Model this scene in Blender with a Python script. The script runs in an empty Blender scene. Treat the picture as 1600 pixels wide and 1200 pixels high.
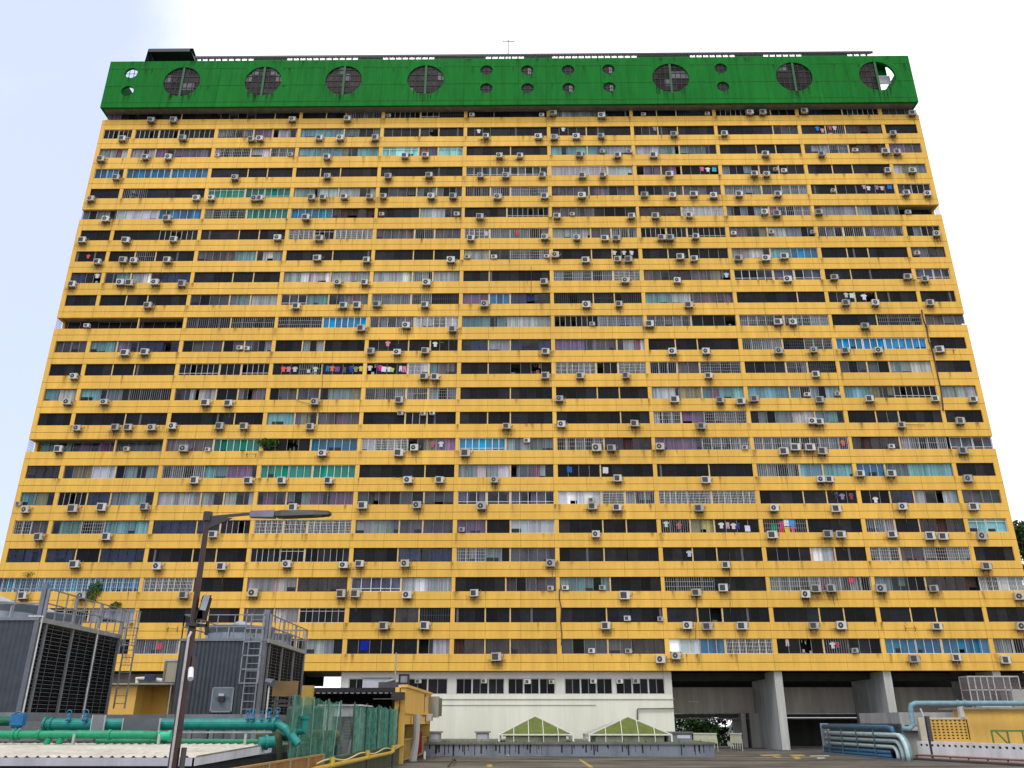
import bpy, math, random
from mathutils import Vector, Matrix
sc = bpy.context.scene
R = math.radians
# ---------------------------------------------------------------- camera
F, PITCH, YAW = 1294.8, 0.3872009, 0.0101756
CAMZ = 2.3
_cp, _sp, _cy, _sy = math.cos(PITCH), math.sin(PITCH), math.cos(YAW), math.sin(YAW)
RIGHT = Vector((_cy, _sy, 0)); FLAT = Vector((-_sy, _cy, 0))
FWD = FLAT * _cp + Vector((0, 0, _sp)); UPV = FLAT * -_sp + Vector((0, 0, _cp))
cam_d = bpy.data.cameras.new('camera'); cam = bpy.data.objects.new('camera', cam_d)
sc.collection.objects.link(cam); sc.camera = cam
cam_d.sensor_width = 36; cam_d.lens = F * 36 / 1600; cam_d.clip_start = 0.1; cam_d.clip_end = 4000
cam.matrix_world = Matrix(((RIGHT.x, UPV.x, -FWD.x, 0), (RIGHT.y, UPV.y, -FWD.y, 0), (RIGHT.z, UPV.z, -FWD.z, CAMZ), (0, 0, 0, 1)))
# measured points of the photograph turned into metres on a plane at a known distance
def ray(px, py): return RIGHT * ((px - 800) / F) + UPV * ((600 - py) / F) + FWD
def at(px, py, Y):
    d = ray(px, py); return d * (Y / d.y) + Vector((0, 0, CAMZ))
def atX(px, py, X):
    d = ray(px, py); return d * (X / d.x) + Vector((0, 0, CAMZ))
def proj(p):
    v = p - Vector((0, 0, CAMZ)); d = v.dot(FWD); return 800 + F * v.dot(RIGHT) / d, 600 - F * v.dot(UPV) / d
# ---------------------------------------------------------------- world, sun, exposure
SUN_EL, SUN_AZ = 58, 200
w = bpy.data.worlds.new('World'); sc.world = w; w.use_nodes = True
nt = w.node_tree; nt.nodes.clear()
def N(t, nt=nt, **k):
    n = nt.nodes.new(t)
    for a, b in k.items(): setattr(n, a, b)
    return n
wo = N('ShaderNodeOutputWorld'); bg = N('ShaderNodeBackground'); sky = N('ShaderNodeTexSky')
sky.sky_type = 'NISHITA'; sky.sun_disc = False; sky.sun_elevation = R(SUN_EL); sky.sun_rotation = R(SUN_AZ)
sky.dust_density = 2.0; sky.ozone_density = 3.0
tc = N('ShaderNodeTexCoord'); no = N('ShaderNodeTexNoise'); no.inputs['Scale'].default_value = 2.2; no.inputs['Detail'].default_value = 7
no.inputs['Roughness'].default_value = 0.52; no.inputs['Distortion'].default_value = 0.3
mp = N('ShaderNodeMapping'); mp.inputs['Location'].default_value = (3.1, 1.7, 0.4); mp.inputs['Scale'].default_value = (1, 1, 1.7)
nt.links.new(tc.outputs['Generated'], mp.inputs['Vector']); nt.links.new(mp.outputs[0], no.inputs['Vector'])
sep = N('ShaderNodeSeparateXYZ'); nt.links.new(tc.outputs['Generated'], sep.inputs[0])
# the cloud bank thins out towards the west (-X)
m1 = N('ShaderNodeMapRange'); m1.interpolation_type = 'SMOOTHSTEP'
m1.inputs['From Min'].default_value = -0.48; m1.inputs['From Max'].default_value = -0.17
m1.inputs['To Min'].default_value = -0.38; m1.inputs['To Max'].default_value = 0.42
nt.links.new(sep.outputs['X'], m1.inputs['Value'])
ad = N('ShaderNodeMath', operation='ADD'); nt.links.new(no.outputs['Fac'], ad.inputs[0]); nt.links.new(m1.outputs[0], ad.inputs[1])
m2 = N('ShaderNodeMapRange'); m2.interpolation_type = 'SMOOTHSTEP'
m2.inputs['From Min'].default_value = 0.16; m2.inputs['From Max'].default_value = 0.6
m2.inputs['To Min'].default_value = 0.22; m2.inputs['To Max'].default_value = 1.0
nt.links.new(ad.outputs[0], m2.inputs['Value'])
mx = N('ShaderNodeMix', data_type='RGBA'); nt.links.new(m2.outputs[0], mx.inputs[0])
hz = N('ShaderNodeMix', data_type='RGBA'); hz.inputs[0].default_value = 0.55
hz.inputs[7].default_value = (6.9, 8.2, 13.5, 1); nt.links.new(sky.outputs[0], hz.inputs[6])
nt.links.new(hz.outputs[2], mx.inputs[6]); mx.inputs[7].default_value = (11.6, 11.7, 12.0, 1)
nt.links.new(mx.outputs[2], bg.inputs[0]); bg.inputs[1].default_value = 0.1; nt.links.new(bg.outputs[0], wo.inputs[0])
sl = bpy.data.lights.new('sun', 'SUN'); sl.energy = 1.3; sl.angle = R(18); sl.color = (1, 0.96, 0.9)
so = bpy.data.objects.new('sun', sl); sc.collection.objects.link(so)
_az = R(SUN_AZ); _el = R(SUN_EL)
sdir = Vector((math.sin(_az) * math.cos(_el), math.cos(_az) * math.cos(_el), math.sin(_el)))
so.rotation_euler = sdir.to_track_quat('Z', 'Y').to_euler()
vs = sc.view_settings; vs.view_transform = 'Standard'; vs.look = 'None'; vs.gamma = 1; vs.exposure = 0.28; vs.use_curve_mapping = False
# ---------------------------------------------------------------- materials
MATS = {}
def mat(name, col=None, rough=0.7, metal=0.0, spec=0.5, dirt=0.25, dscale=3.0, streak=False, wallmap=False, alpha=None, coat=0.0):
    if name in MATS: return MATS[name]
    m = bpy.data.materials.new(name); m.use_nodes = True; t = m.node_tree; b = t.nodes['Principled BSDF']
    if col is None:
        a = N('ShaderNodeAttribute', t, attribute_name='col'); src = a.outputs['Color']
    else:
        a = N('ShaderNodeRGB', t); a.outputs[0].default_value = (*col, 1); src = a.outputs[0]
    g = N('ShaderNodeNewGeometry', t)
    n1 = N('ShaderNodeTexNoise', t); n1.inputs['Scale'].default_value = dscale; n1.inputs['Detail'].default_value = 6; n1.inputs['Roughness'].default_value = 0.65
    mpg = N('ShaderNodeMapping', t); t.links.new(g.outputs['Position'], mpg.inputs[0]); t.links.new(mpg.outputs[0], n1.inputs['Vector'])
    mpg.inputs['Scale'].default_value = (1, 1, 0.12) if streak else (1, 1, 1)
    r = N('ShaderNodeMapRange', t); r.inputs['From Min'].default_value = 0.3; r.inputs['From Max'].default_value = 0.75
    r.inputs['To Min'].default_value = 1.0 + dirt * 0.35; r.inputs['To Max'].default_value = 1.0 - dirt
    t.links.new(n1.outputs['Fac'], r.inputs['Value'])
    mu = N('ShaderNodeVectorMath', t, operation='SCALE'); t.links.new(src, mu.inputs[0]); t.links.new(r.outputs[0], mu.inputs['Scale'])
    out = mu.outputs[0]
    if wallmap:
        # broad soot clouds plus narrow vertical drip marks and the upright panel joints
        n2 = N('ShaderNodeTexNoise', t); n2.inputs['Scale'].default_value = 1.0; n2.inputs['Detail'].default_value = 5; n2.inputs['Roughness'].default_value = 0.7
        mp2 = N('ShaderNodeMapping', t); mp2.inputs['Scale'].default_value = (3.5, 1, 0.22); t.links.new(g.outputs['Position'], mp2.inputs[0]); t.links.new(mp2.outputs[0], n2.inputs['Vector'])
        r2 = N('ShaderNodeMapRange', t); r2.inputs['From Min'].default_value = 0.58; r2.inputs['From Max'].default_value = 0.8; r2.inputs['To Min'].default_value = 1; r2.inputs['To Max'].default_value = 0.5
        t.links.new(n2.outputs['Fac'], r2.inputs['Value'])
        n3 = N('ShaderNodeTexNoise', t); n3.inputs['Scale'].default_value = 0.07; n3.inputs['Detail'].default_value = 4
        t.links.new(g.outputs['Position'], n3.inputs['Vector'])
        r3 = N('ShaderNodeMapRange', t); r3.inputs['From Min'].default_value = 0.3; r3.inputs['From Max'].default_value = 0.7; r3.inputs['To Min'].default_value = 0.9; r3.inputs['To Max'].default_value = 1.06
        t.links.new(n3.outputs['Fac'], r3.inputs['Value'])
        sx = N('ShaderNodeSeparateXYZ', t); t.links.new(g.outputs['Position'], sx.inputs[0])
        fr = N('ShaderNodeMath', t, operation='PINGPONG'); fr.inputs[1].default_value = 1.655; t.links.new(sx.outputs['X'], fr.inputs[0])
        r4 = N('ShaderNodeMapRange', t); r4.inputs['From Min'].default_value = 0.012; r4.inputs['From Max'].default_value = 0.035; r4.inputs['To Min'].default_value = wallmap; r4.inputs['To Max'].default_value = 1
        t.links.new(fr.outputs[0], r4.inputs['Value'])
        for s in (r2, r3, r4):
            q = N('ShaderNodeVectorMath', t, operation='SCALE'); t.links.new(out, q.inputs[0]); t.links.new(s.outputs[0], q.inputs['Scale']); out = q.outputs[0]
    t.links.new(out, b.inputs['Base Color'])
    b.inputs['Roughness'].default_value = rough; b.inputs['Metallic'].default_value = metal
    b.inputs['Specular IOR Level'].default_value = spec
    if coat: b.inputs['Coat Weight'].default_value = coat
    if alpha is not None: b.inputs['Alpha'].default_value = alpha
    MATS[name] = m; return m
YEL = mat('yellow_paint', (0.82, 0.48, 0.085), 0.62, dirt=0.2, dscale=1.3, streak=True, wallmap=0.62, spec=0.25)
GRN = mat('green_paint', (0.011, 0.178, 0.024), 0.75, dirt=0.3, dscale=1.6, streak=True, wallmap=0.5, spec=0.08)
PAINT = mat('weathered_paint', None, 0.65, spec=0.3, dirt=0.18)
CONC = mat('stained_concrete', None, 0.85, spec=0.2, dirt=0.35, dscale=1.2, streak=True)
GLOSS = mat('enamel_paint', None, 0.5, spec=0.4, dirt=0.35, dscale=4)
CLOTH = mat('cloth', None, 0.95, spec=0.1, dirt=0.12, dscale=6)
METAL = mat('painted_metal', None, 0.45, metal=0.3, dirt=0.3, dscale=2.5)
LEAF = mat('leaves', None, 0.6, spec=0.25, dirt=0.35, dscale=2.0)
CREAM = mat('cream_render', None, 0.85, spec=0.2, dirt=0.14, dscale=0.9, streak=True)
DARKG = mat('dark_glass', None, 0.3, spec=0.1, dirt=0.5, dscale=1.1)
def glass(name, tint, fac):
    m = bpy.data.materials.new(name); m.use_nodes = True; t = m.node_tree; t.nodes.clear()
    o = N('ShaderNodeOutputMaterial', t); tr = N('ShaderNodeBsdfTransparent', t); tr.inputs[0].default_value = (*tint, 1)
    gl = N('ShaderNodeBsdfGlossy', t); gl.inputs['Roughness'].default_value = 0.08; gl.inputs[0].default_value = (0.8, 0.85, 0.9, 1)
    mi = N('ShaderNodeMixShader', t)
    nn = N('ShaderNodeTexNoise', t); nn.inputs['Scale'].default_value = 0.9
    rr = N('ShaderNodeMapRange', t); rr.inputs['To Min'].default_value = fac * 0.4; rr.inputs['To Max'].default_value = fac * 1.6
    g = N('ShaderNodeNewGeometry', t); t.links.new(g.outputs['Position'], nn.inputs['Vector']); t.links.new(nn.outputs['Fac'], rr.inputs['Value']); t.links.new(rr.outputs[0], mi.inputs[0])
    t.links.new(tr.outputs[0], mi.inputs[1]); t.links.new(gl.outputs[0], mi.inputs[2]); t.links.new(mi.outputs[0], o.inputs[0])
    MATS[name] = m; return m
PANE = glass('window_pane', (0.74, 0.76, 0.78), 0.035)
def asphalt():
    m = bpy.data.materials.new('asphalt'); m.use_nodes = True; t = m.node_tree; b = t.nodes['Principled BSDF']
    g = N('ShaderNodeNewGeometry', t); n = N('ShaderNodeTexNoise', t); n.inputs['Scale'].default_value = 0.35; n.inputs['Detail'].default_value = 8; n.inputs['Roughness'].default_value = 0.7
    mp = N('ShaderNodeMapping', t); mp.inputs['Scale'].default_value = (0.35, 1.2, 1); t.links.new(g.outputs['Position'], mp.inputs[0]); t.links.new(mp.outputs[0], n.inputs['Vector'])
    c = N('ShaderNodeValToRGB', t); e = c.color_ramp.elements; e[0].position = 0.4; e[0].color = (0.03, 0.028, 0.026, 1); e[1].position = 0.62; e[1].color = (0.16, 0.15, 0.125, 1)
    t.links.new(n.outputs['Fac'], c.inputs[0]); t.links.new(c.outputs[0], b.inputs['Base Color'])
    r = N('ShaderNodeMapRange', t); r.inputs['To Min'].default_value = 0.45; r.inputs['To Max'].default_value = 0.95; t.links.new(n.outputs['Fac'], r.inputs['Value']); t.links.new(r.outputs[0], b.inputs['Roughness'])
    b.inputs['Specular IOR Level'].default_value = 0.3
    return m
ASPH = asphalt()
# ---------------------------------------------------------------- mesh helpers
class MB:
    def __init__(s): s.v = []; s.f = []; s.c = []; s.m = []
    def face(s, pts, col=(1, 1, 1), mi=0):
        i = len(s.v); s.v += [tuple(p) for p in pts]; s.f.append(tuple(range(i, i + len(pts)))); s.c.append(col); s.m.append(mi)
    def box(s, x0, x1, y0, y1, z0, z1, col=(1, 1, 1), mi=0, skip=''):
        i = len(s.v); s.v += [(x0, y0, z0), (x1, y0, z0), (x1, y1, z0), (x0, y1, z0), (x0, y0, z1), (x1, y0, z1), (x1, y1, z1), (x0, y1, z1)]
        for k, q in (('f', (0, 1, 5, 4)), ('r', (1, 2, 6, 5)), ('b', (2, 3, 7, 6)), ('l', (3, 0, 4, 7)), ('t', (4, 5, 6, 7)), ('u', (3, 2, 1, 0))):
            if k in skip: continue
            s.f.append(tuple(i + a for a in q)); s.c.append(col); s.m.append(mi)
        return s
    def bar(s, a, b, w, col=(1, 1, 1), h=None, mi=0):
        a = Vector(a); b = Vector(b); d = (b - a).normalized(); h = h or w
        u = d.cross(Vector((0, 0, 1)))
        if u.length < 1e-3: u = Vector((1, 0, 0))
        u.normalize(); v = u.cross(d).normalized(); i = len(s.v)
        for p in (a, b):
            for su, sv in ((-1, -1), (1, -1), (1, 1), (-1, 1)): s.v.append(tuple(p + u * su * w / 2 + v * sv * h / 2))
        for q in ((0, 1, 2, 3), (7, 6, 5, 4), (0, 4, 5, 1), (1, 5, 6, 2), (2, 6, 7, 3), (3, 7, 4, 0)): s.f.append(tuple(i + a_ for a_ in q)); s.c.append(col); s.m.append(mi)
        return s
    def tube(s, pts, r, col=(1, 1, 1), n=10, mi=0, cap=True):
        P = [Vector(p) for p in pts]; rs = r if isinstance(r, (list, tuple)) else [r] * len(P); i0 = len(s.v); pu = None
        for k, p in enumerate(P):
            d = ((P[k] - P[k - 1]).normalized() if k else Vector()) + ((P[k + 1] - P[k]).normalized() if k < len(P) - 1 else Vector()); d.normalize()
            u = pu - d * pu.dot(d) if pu else d.cross(Vector((0, 0, 1)))
            if u.length < 1e-3: u = d.cross(Vector((0, 1, 0)))
            u.normalize(); pu = u; v = d.cross(u)
            for j in range(n):
                a = 2 * math.pi * j / n; s.v.append(tuple(p + (u * math.cos(a) + v * math.sin(a)) * rs[k]))
        for k in range(len(P) - 1):
            for j in range(n):
                a = i0 + k * n + j; b = i0 + k * n + (j + 1) % n; s.f.append((a, b, b + n, a + n)); s.c.append(col); s.m.append(mi)
        if cap:
            s.f.append(tuple(i0 + j for j in reversed(range(n)))); s.f.append(tuple(i0 + (len(P) - 1) * n + j for j in range(n))); s.c += [col] * 2; s.m += [mi] * 2
        return s
    def build(s, name, mats, parent=None, smooth=False, **tags):
        me = bpy.data.meshes.new(name); me.from_pydata(s.v, [], s.f)
        mats = mats if isinstance(mats, (list, tuple)) else [mats]
        for m in mats: me.materials.append(m)
        ca = me.color_attributes.new('col', 'FLOAT_COLOR', 'CORNER'); buf = []
        for p, c in zip(me.polygons, s.c): buf += [c[0], c[1], c[2], 1.0] * p.loop_total
        ca.data.foreach_set('color', buf)
        me.polygons.foreach_set('material_index', s.m)
        if smooth: me.polygons.foreach_set('use_smooth', [True] * len(me.polygons))
        o = bpy.data.objects.new(name, me); sc.collection.objects.link(o)
        if parent: o.parent = parent
        for k, v in tags.items(): o[k] = v
        return o
def thing(name, label, cat, loc=(0, 0, 0), group=None, rz=0):
    o = bpy.data.objects.new(name, None); sc.collection.objects.link(o); o.location = loc; o.rotation_euler = (0, 0, rz)
    o.empty_display_size = 0.2; o['label'] = label; o['category'] = cat
    if group: o['group'] = group
    return o
def under(o, parent):
    """parent keeping the child's world place (parents here are unrotated empties)"""
    o.parent = parent; o.matrix_parent_inverse = Matrix.Translation(-Vector(parent.location)); return o
def P(mb, name, m, parent, smooth=False, **t): return under(mb.build(name, m, None, smooth, **t), parent)
def jit(c, a, rng): k = 1 + rng.uniform(-a, a); return tuple(max(0, x * k * (1 + rng.uniform(-a, a) * .25)) for x in c)
def ORD(n):
    a = 'zeroth first second third fourth fifth sixth seventh eighth ninth tenth eleventh twelfth thirteenth fourteenth fifteenth sixteenth seventeenth eighteenth nineteenth twentieth'.split()
    return a[n] if n <= 20 else 'twenty-' + a[n - 20]
# ================================================================ the apartment slab
YF = 80.0; S = YF / 77.0
X0, SX = -6.14284 * S, 9.56045 * S
ZK = [at(716, y, YF).z for y in (1021.75, 972.5, 924, 877.5, 833, 788, 745.75, 703.75, 662.5, 623.75, 584.5, 548, 511, 475, 439.5, 405.75, 372.5, 339.5, 306.6, 275, 243, 213, 183.75)]
WH = 1.345; ZBASE = at(800, 1048, YF).z
def CX(i): return X0 + i * SX
XL, XR = CX(-4.41), CX(5.45)
CB = [XL] + [CX(i) for i in range(-4, 6)] + [XR]          # eleven cells between these lines
NOTCH = (17, 12, 7, 2)
bld = thing('apartment_building', 'tall yellow concrete apartment slab with green top storey and round windows', 'building', (0, YF, 0))
W = MB(); G = 0.045
for k in range(23):
    ztop = ZK[k]; zbot = ZBASE if k == 0 else ZK[k - 1] + WH
    zm = (ztop + zbot) / 2 - 0.02
    W.box(XL, XR, YF, YF + 0.35, zbot, zm - G / 2); W.box(XL, XR, YF, YF + 0.35, zm + G / 2, ztop)
    W.box(XL + .02, XR - .02, YF + 0.05, YF + 0.34, zm - G / 2, zm + G / 2, mi=1)
    zt = ztop + WH if k < 22 else ztop + 2.2
    rows = range(-4, 6)
    for i in rows:
        if k in NOTCH and (i == -4 or (i == 5 and k != 12)): continue
        if k == 22 and i < -2: continue
        hw = 0.2 if k not in NOTCH else 0.17
        W.box(CX(i) - hw, CX(i) + hw, YF + 0.03, YF + 0.34, ztop, zt)
    if k not in NOTCH and k < 22:
        W.box(XL, XL + 0.5, YF, YF + 0.35, ztop, zt); W.box(XR - 0.55, XR, YF, YF + 0.35, ztop, zt)
    # floor slab behind the band
    W.box(XL + 0.05, XR - 0.05, YF + 0.36, YF + 12, zbot + 0.1, ztop - 0.75, (.3, .3, .3), 2)
W.box(XL, XL + 0.3, YF + 1.3, YF + 12, ZBASE, ZK[22] + 2.2); W.box(XR - 0.3, XR, YF + 1.3, YF + 12, ZBASE, ZK[22] + 2.2)
for k in range(22):
    zb = ZBASE if k == 0 else ZK[k - 1] + WH
    for a, b in ((XL, XL + 0.3), (XR - 0.3, XR)): W.box(a, b, YF + 0.36, YF + 1.3, zb, ZK[k] + (WH if k not in NOTCH else 0))
WALLARGS = ('wall', [YEL, mat('joint_shadow_gap', (0.22, 0.13, 0.05), 0.9), CONC, mat('divider_paint', (0.68, 0.46, 0.17), .7)], bld)
core = MB(); core.box(XL + 0.35, XR - 0.35, YF + 1.9, YF + 11.8, ZBASE + 0.05, ZK[22] + 2.1, (0.05, 0.048, 0.05))
P(core, 'inner_wall', PAINT, bld)
# ---- window contents, read cell by cell off the photograph (top row first; three sections a bay, two in the notch rows)
ROWS = {
22: 'pk kkk lkk kkg KKd kkk cck kkd Kdl nkK oo', 21: 'KK KKK gpc tte llk lkk lkk lkk kkm klr kk', 20: 'cc cpm gcg ttt qmq kkk ttc cee kkk cgr pm',
19: 'bb bbb kkk kkk kkk www LLC ppl ell kkk ce', 18: 'kk lkk TTT ecc oee lgg mmo lmo gog kll oK', 17: 'ee Cb gT br kc kK ml rL eg ce kk',
16: 'kk kkK kkk GKG mgm Ggg cmg KKK mce ggg eK', 15: 'kk klk mtc kkk kkk cyg kkl kkl ctb kkk mr', 14: 'nl tcn kkk ccc cgc kkk ggG mrm www kkk ww',
13: 'kk kkk oec wte ggd pbn ddd tcm kkk llk kk', 12: 'lk ll ll lB gL tc Kg gl gg kl mm', 11: 'oo tpn ooe kek lkl ncn pmc kkk gdg BBB kk',
10: 'kk kkk KKK lll lLm kkl GKG gmg lgd ooc kk', 9: 'tc tel clm ooe ggg kkk kkk cyt tge tyK cc', 8: 'kk kkk kkk tpm kKk kkk kkk gpg ect klk kk',
7: 'tt pe mT lb Lp Be gr pg gg rg ww', 6: 'rr yCe gtp TTT kkk cce lkk kkk gtt bet kk', 5: 'ty Kne ccc pep ooo www CGg GGG kkl lnc oo',
4: 'gm tgt nnK GGG coo pkC kkk lyl lkk gkr qq', 3: 'nn nkn kkk KKK knn geo kkk kkk lck gmg kk', 2: 'uu uu Gk cr wc ko ek lk gg er LL',
1: 'kk klc kkk ocK krd kkk kkk klk kkk kkk kk', 0: 'kk gke gke kke lkc rrr omr CbG lll bbb gg'}
WHT = (0.62, 0.62, 0.6); GRY = (0.3, 0.3, 0.31); DRK = (0.02, 0.018, 0.017)
#        curtain colour, frame colour, pane spacing, grille(0/1/2), coverage, frame bar
ST = {'k': (None, DRK, .95, 0, 0, .03), 'K': (None, WHT, .62, 0, 0, .035), 'd': (None, DRK, .8, 1, 0, .03), 'l': (None, GRY, 1.1, 0, 0, .03),
 'g': ((.22, .22, .24), WHT, 1.0, 1, .7, .05), 'G': ((.12, .13, .16), (.75, .75, .75), .62, 2, .4, .05), 'L': ((.5, .48, .55), (.8, .8, .8), .7, 2, .9, .06),
 'c': ((.5, .5, .5), GRY, 1.1, 0, .9, .035), 'C': ((.82, .82, .84), WHT, .9, 0, 1, .05), 'e': ((.22, .28, .29), GRY, .8, 0, .85, .035),
 'o': ((.085, .08, .09), GRY, .95, 0, 1, .03), 'p': ((.26, .15, .28), GRY, .9, 0, .85, .035), 'm': ((.16, .12, .13), GRY, .9, 0, .95, .035),
 'r': ((.07, .04, .035), DRK, .95, 0, 1, .03), 'n': ((.035, .045, .12), DRK, .9, 0, .8, .03), 'y': ((.3, .27, .12), GRY, 1., 0, .8, .035),
 'b': ((.03, .19, .36), WHT, .75, 0, .95, .04), 'B': ((.01, .3, .56), (.75, .8, .8), .7, 0, 1, .07), 't': ((.22, .45, .46), GRY, 1.1, 0, .9, .04),
 'T': ((.01, .28, .2), (.6, .75, .7), .66, 0, 1, .045), 'q': ((.3, .72, .68), (.7, .8, .8), .8, 0, .9, .05), 'w': ((.12, .12, .17), (.75, .75, .78), .9, 0, .6, .05), 'u': ((.05, .25, .42), (.6, .7, .78), .55, 1, 1, .05)}
def section(A, C, GR, x0, x1, z0, z1, yw, code, rng):
    """A frame+panes (slots: paint, pane, dark glass), C curtains, GR grille"""
    cur, fr, sp, gr, cov, fb = ST[code]
    fr = jit(fr, .15, rng); w = x1 - x0; n = max(1, round(w / sp))
    A.box(x0, x1, yw, yw + .06, z0, z0 + fb, fr); A.box(x0, x1, yw, yw + .06, z1 - fb, z1, fr)
    for i in range(n + 1):
        x = x0 + w * i / n; xx = min(max(x, x0 + fb / 2), x1 - fb / 2); A.box(xx - fb / 2, xx + fb / 2, yw, yw + .06, z0 + fb, z1 - fb, fr)
    if code in 'wq' or (code in 'KBT' and rng.random() < .3):
        zz = z0 + (z1 - z0) * (.22 if code == 'w' else rng.choice((.2, .78))); A.box(x0 + fb, x1 - fb, yw + .005, yw + .055, zz - .02, zz + .02, fr)
    for i in range(n):
        a, b = x0 + w * i / n + fb * .5, x0 + w * (i + 1) / n - fb * .5
        if code in 'klKd' or (code in 'gGweo' and rng.random() < .22):
            if rng.random() < .12 and code != 'k': continue                 # an open leaf
            t = rng.choice((.007, .010, .013, .022)) * rng.uniform(.8, 1.3); tint = (t, t * .93, t * 1.02) if rng.random() < .7 else (t * .8, t * .95, t * 1.25)
            A.face([(a, yw + .03, z0 + fb), (b, yw + .03, z0 + fb), (b, yw + .03, z1 - fb), (a, yw + .03, z1 - fb)], tint, 2)
            if code == 'k' and rng.random() < .06:                          # a curtain edge showing dimly
                q = rng.uniform(a, b - .2); C.box(q, q + .2, yw - .0, yw + .02, z0 + fb, z1 - fb, (.12, .12, .13))
        elif rng.random() < .85 or cur is None:
            A.face([(a, yw + .03, z0 + fb), (b, yw + .03, z0 + fb), (b, yw + .03, z1 - fb), (a, yw + .03, z1 - fb)], (1, 1, 1), 1)
    if cur:
        x = x0 + .02
        base = jit(cur, .22, rng)
        while x < x1 - .05:
            pw = min(rng.uniform(.45, 1.3), x1 - .02 - x)
            if rng.random() < cov:
                pc = jit(base, .28, rng)
                if rng.random() < .1 and code in 'cegpmt': pc = rng.choice(((.5, .5, .5), (.1, .12, .22), (.25, .12, .16), (.3, .28, .18), (.04, .04, .045), (.2, .34, .36)))
                zb = z0 if rng.random() < .8 else z0 + rng.uniform(.1, .5)
                flat = code in 'CbBToq' and rng.random() < .7
                if flat: C.face([(x, yw + .12, zb), (x + pw, yw + .12, zb), (x + pw, yw + .12, z1), (x, yw + .12, z1)], pc)
                else:
                    m = max(2, int(pw / rng.uniform(.07, .13))); q = x
                    for j in range(m):
                        q2 = x + pw * (j + 1) / m; ya, yb = (.1, .17) if j % 2 else (.17, .1); pj = jit(pc, .3, rng)
                        C.face([(q, yw + ya, zb), (q2, yw + yb, zb), (q2, yw + yb, z1), (q, yw + ya, z1)], pj); q = q2
            x += pw
    if code == 'l':
        for j in range(rng.randint(2, 5)):
            q = rng.uniform(x0, x1 - .5); ww = rng.uniform(.12, .45); hh = rng.uniform(.12, .5); cc = rng.choice(((.3, .3, .3), (.12, .1, .1), (.4, .38, .35), (.1, .16, .2), (.2, .1, .08), (.08, .12, .08)))
            C.box(q, q + ww, yw + .08, yw + .3, z0, z0 + hh, cc)
            if rng.random() < .5: C.box(q + .3, q + .3 + ww * .6, yw + .1, yw + .16, z1 - hh - .1, z1 - .08, jit(cc, .3, rng))
    if gr or code == 'l' and rng.random() < .3:
        g = max(gr, 1); gc = (.72, .72, .7) if g == 2 else rng.choice(((.5, .5, .5), (.38, .38, .4), (.6, .6, .58)))
        if code == 'd': gc = (.12, .14, .14)
        bw = .02 if g == 2 else .018; s_ = .14 if g == 2 else .21; m = int(w / s_)
        for j in range(1, m): q = x0 + w * j / m; GR.box(q - bw / 2, q + bw / 2, yw - .05, yw - .05 + bw, z0 + .02, z1 - .02, gc)
        hn = rng.choice((3, 4, 5)) if g == 2 else rng.choice((1, 1, 2, 2, 3, 4))
        for j in range(1, hn): q = z0 + (z1 - z0) * j / hn; GR.box(x0 + .02, x1 - .02, yw - .052, yw - .052 + bw, q - bw / 2, q + bw / 2, gc)
ODD, EVEN = (.45, .69), (.30, .545)
rest = MB(); PM = [PAINT, PANE, DARKG]; MUL = W
CODE = {}
for k in range(22, -1, -1):
    cells = ROWS[k].split()
    for c, code in enumerate(cells):
        rng = random.Random(k * 31 + c * 7 + 5)
        xa, xb = CB[c], CB[c + 1]; z0, z1 = ZK[k], ZK[k] + WH; yw = YF + .13
        nt_ = k in NOTCH
        if c == 0: xa += .5 if not nt_ else .0
        if c == 10: xb -= .55 if not nt_ else .0
        if c > 0: xa += .2
        if c < 10: xb -= .2
        if nt_ and c in (0, 10): yw = YF + (1.1 if (k in (12, 7) and c == 0) or (k == 17 and c == 10) else .28)
        if nt_ and c == 0 and k in (12, 7): xa += .75
        if nt_ and k == 17 and c == 10: xb -= .7
        if nt_ and k in (12, 7) and c == 1: yw = YF + 1.1
        if nt_ and c == 1: xa -= .2
        if k == 22: z1 = z0 + 1.5
        A, Gr = MB(), MB(); CS = []
        if len(code) == 3: cuts = [xa] + [xa + (xb - xa) * t for t in (EVEN if c % 2 == 1 else ODD)] + [xb]
        else: cuts = [xa, (xa + xb) / 2, xb]
        if len(code) == 2 and c in (0, 10): cuts[1] += rng.uniform(-.3, .3)
        for j, ch in enumerate(code):
            a, b = cuts[j], cuts[j + 1]
            if j and not (c in (0, 10)):
                yellow = rng.random() < (.8 if code != 'lkk' and code[0] not in 'BbuTt' else .3)
                if yellow: MUL.box(a - .06, a + .06, YF + .1, YF + .33, z0, z1, mi=3); a += .06
            if j < len(code) - 1: b -= .06
            Cc = MB(); CS.append(Cc); section(A, Cc, Gr, a, b, z0, z1, yw, ch, rng)
        CODE[k, c] = code
        if k <= 8:
            wo_ = P(A, 'window', PM, bld)
            for Cc in CS:
                if Cc.f: o = Cc.build('curtain', CLOTH); o.parent = wo_
            if Gr.f: o = Gr.build('grille', PAINT); o.parent = wo_
        else:
            for src, off in [(A, 0), (Gr, 0)] + [(q, 3) for q in CS]:
                i0 = len(rest.v); rest.v += src.v; rest.f += [tuple(i0 + q for q in f) for f in src.f]; rest.c += src.c; rest.m += [m + off for m in src.m]
P(rest, 'window', PM + [CLOTH], bld, kind='stuff')
P(W, *WALLARGS)
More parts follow.
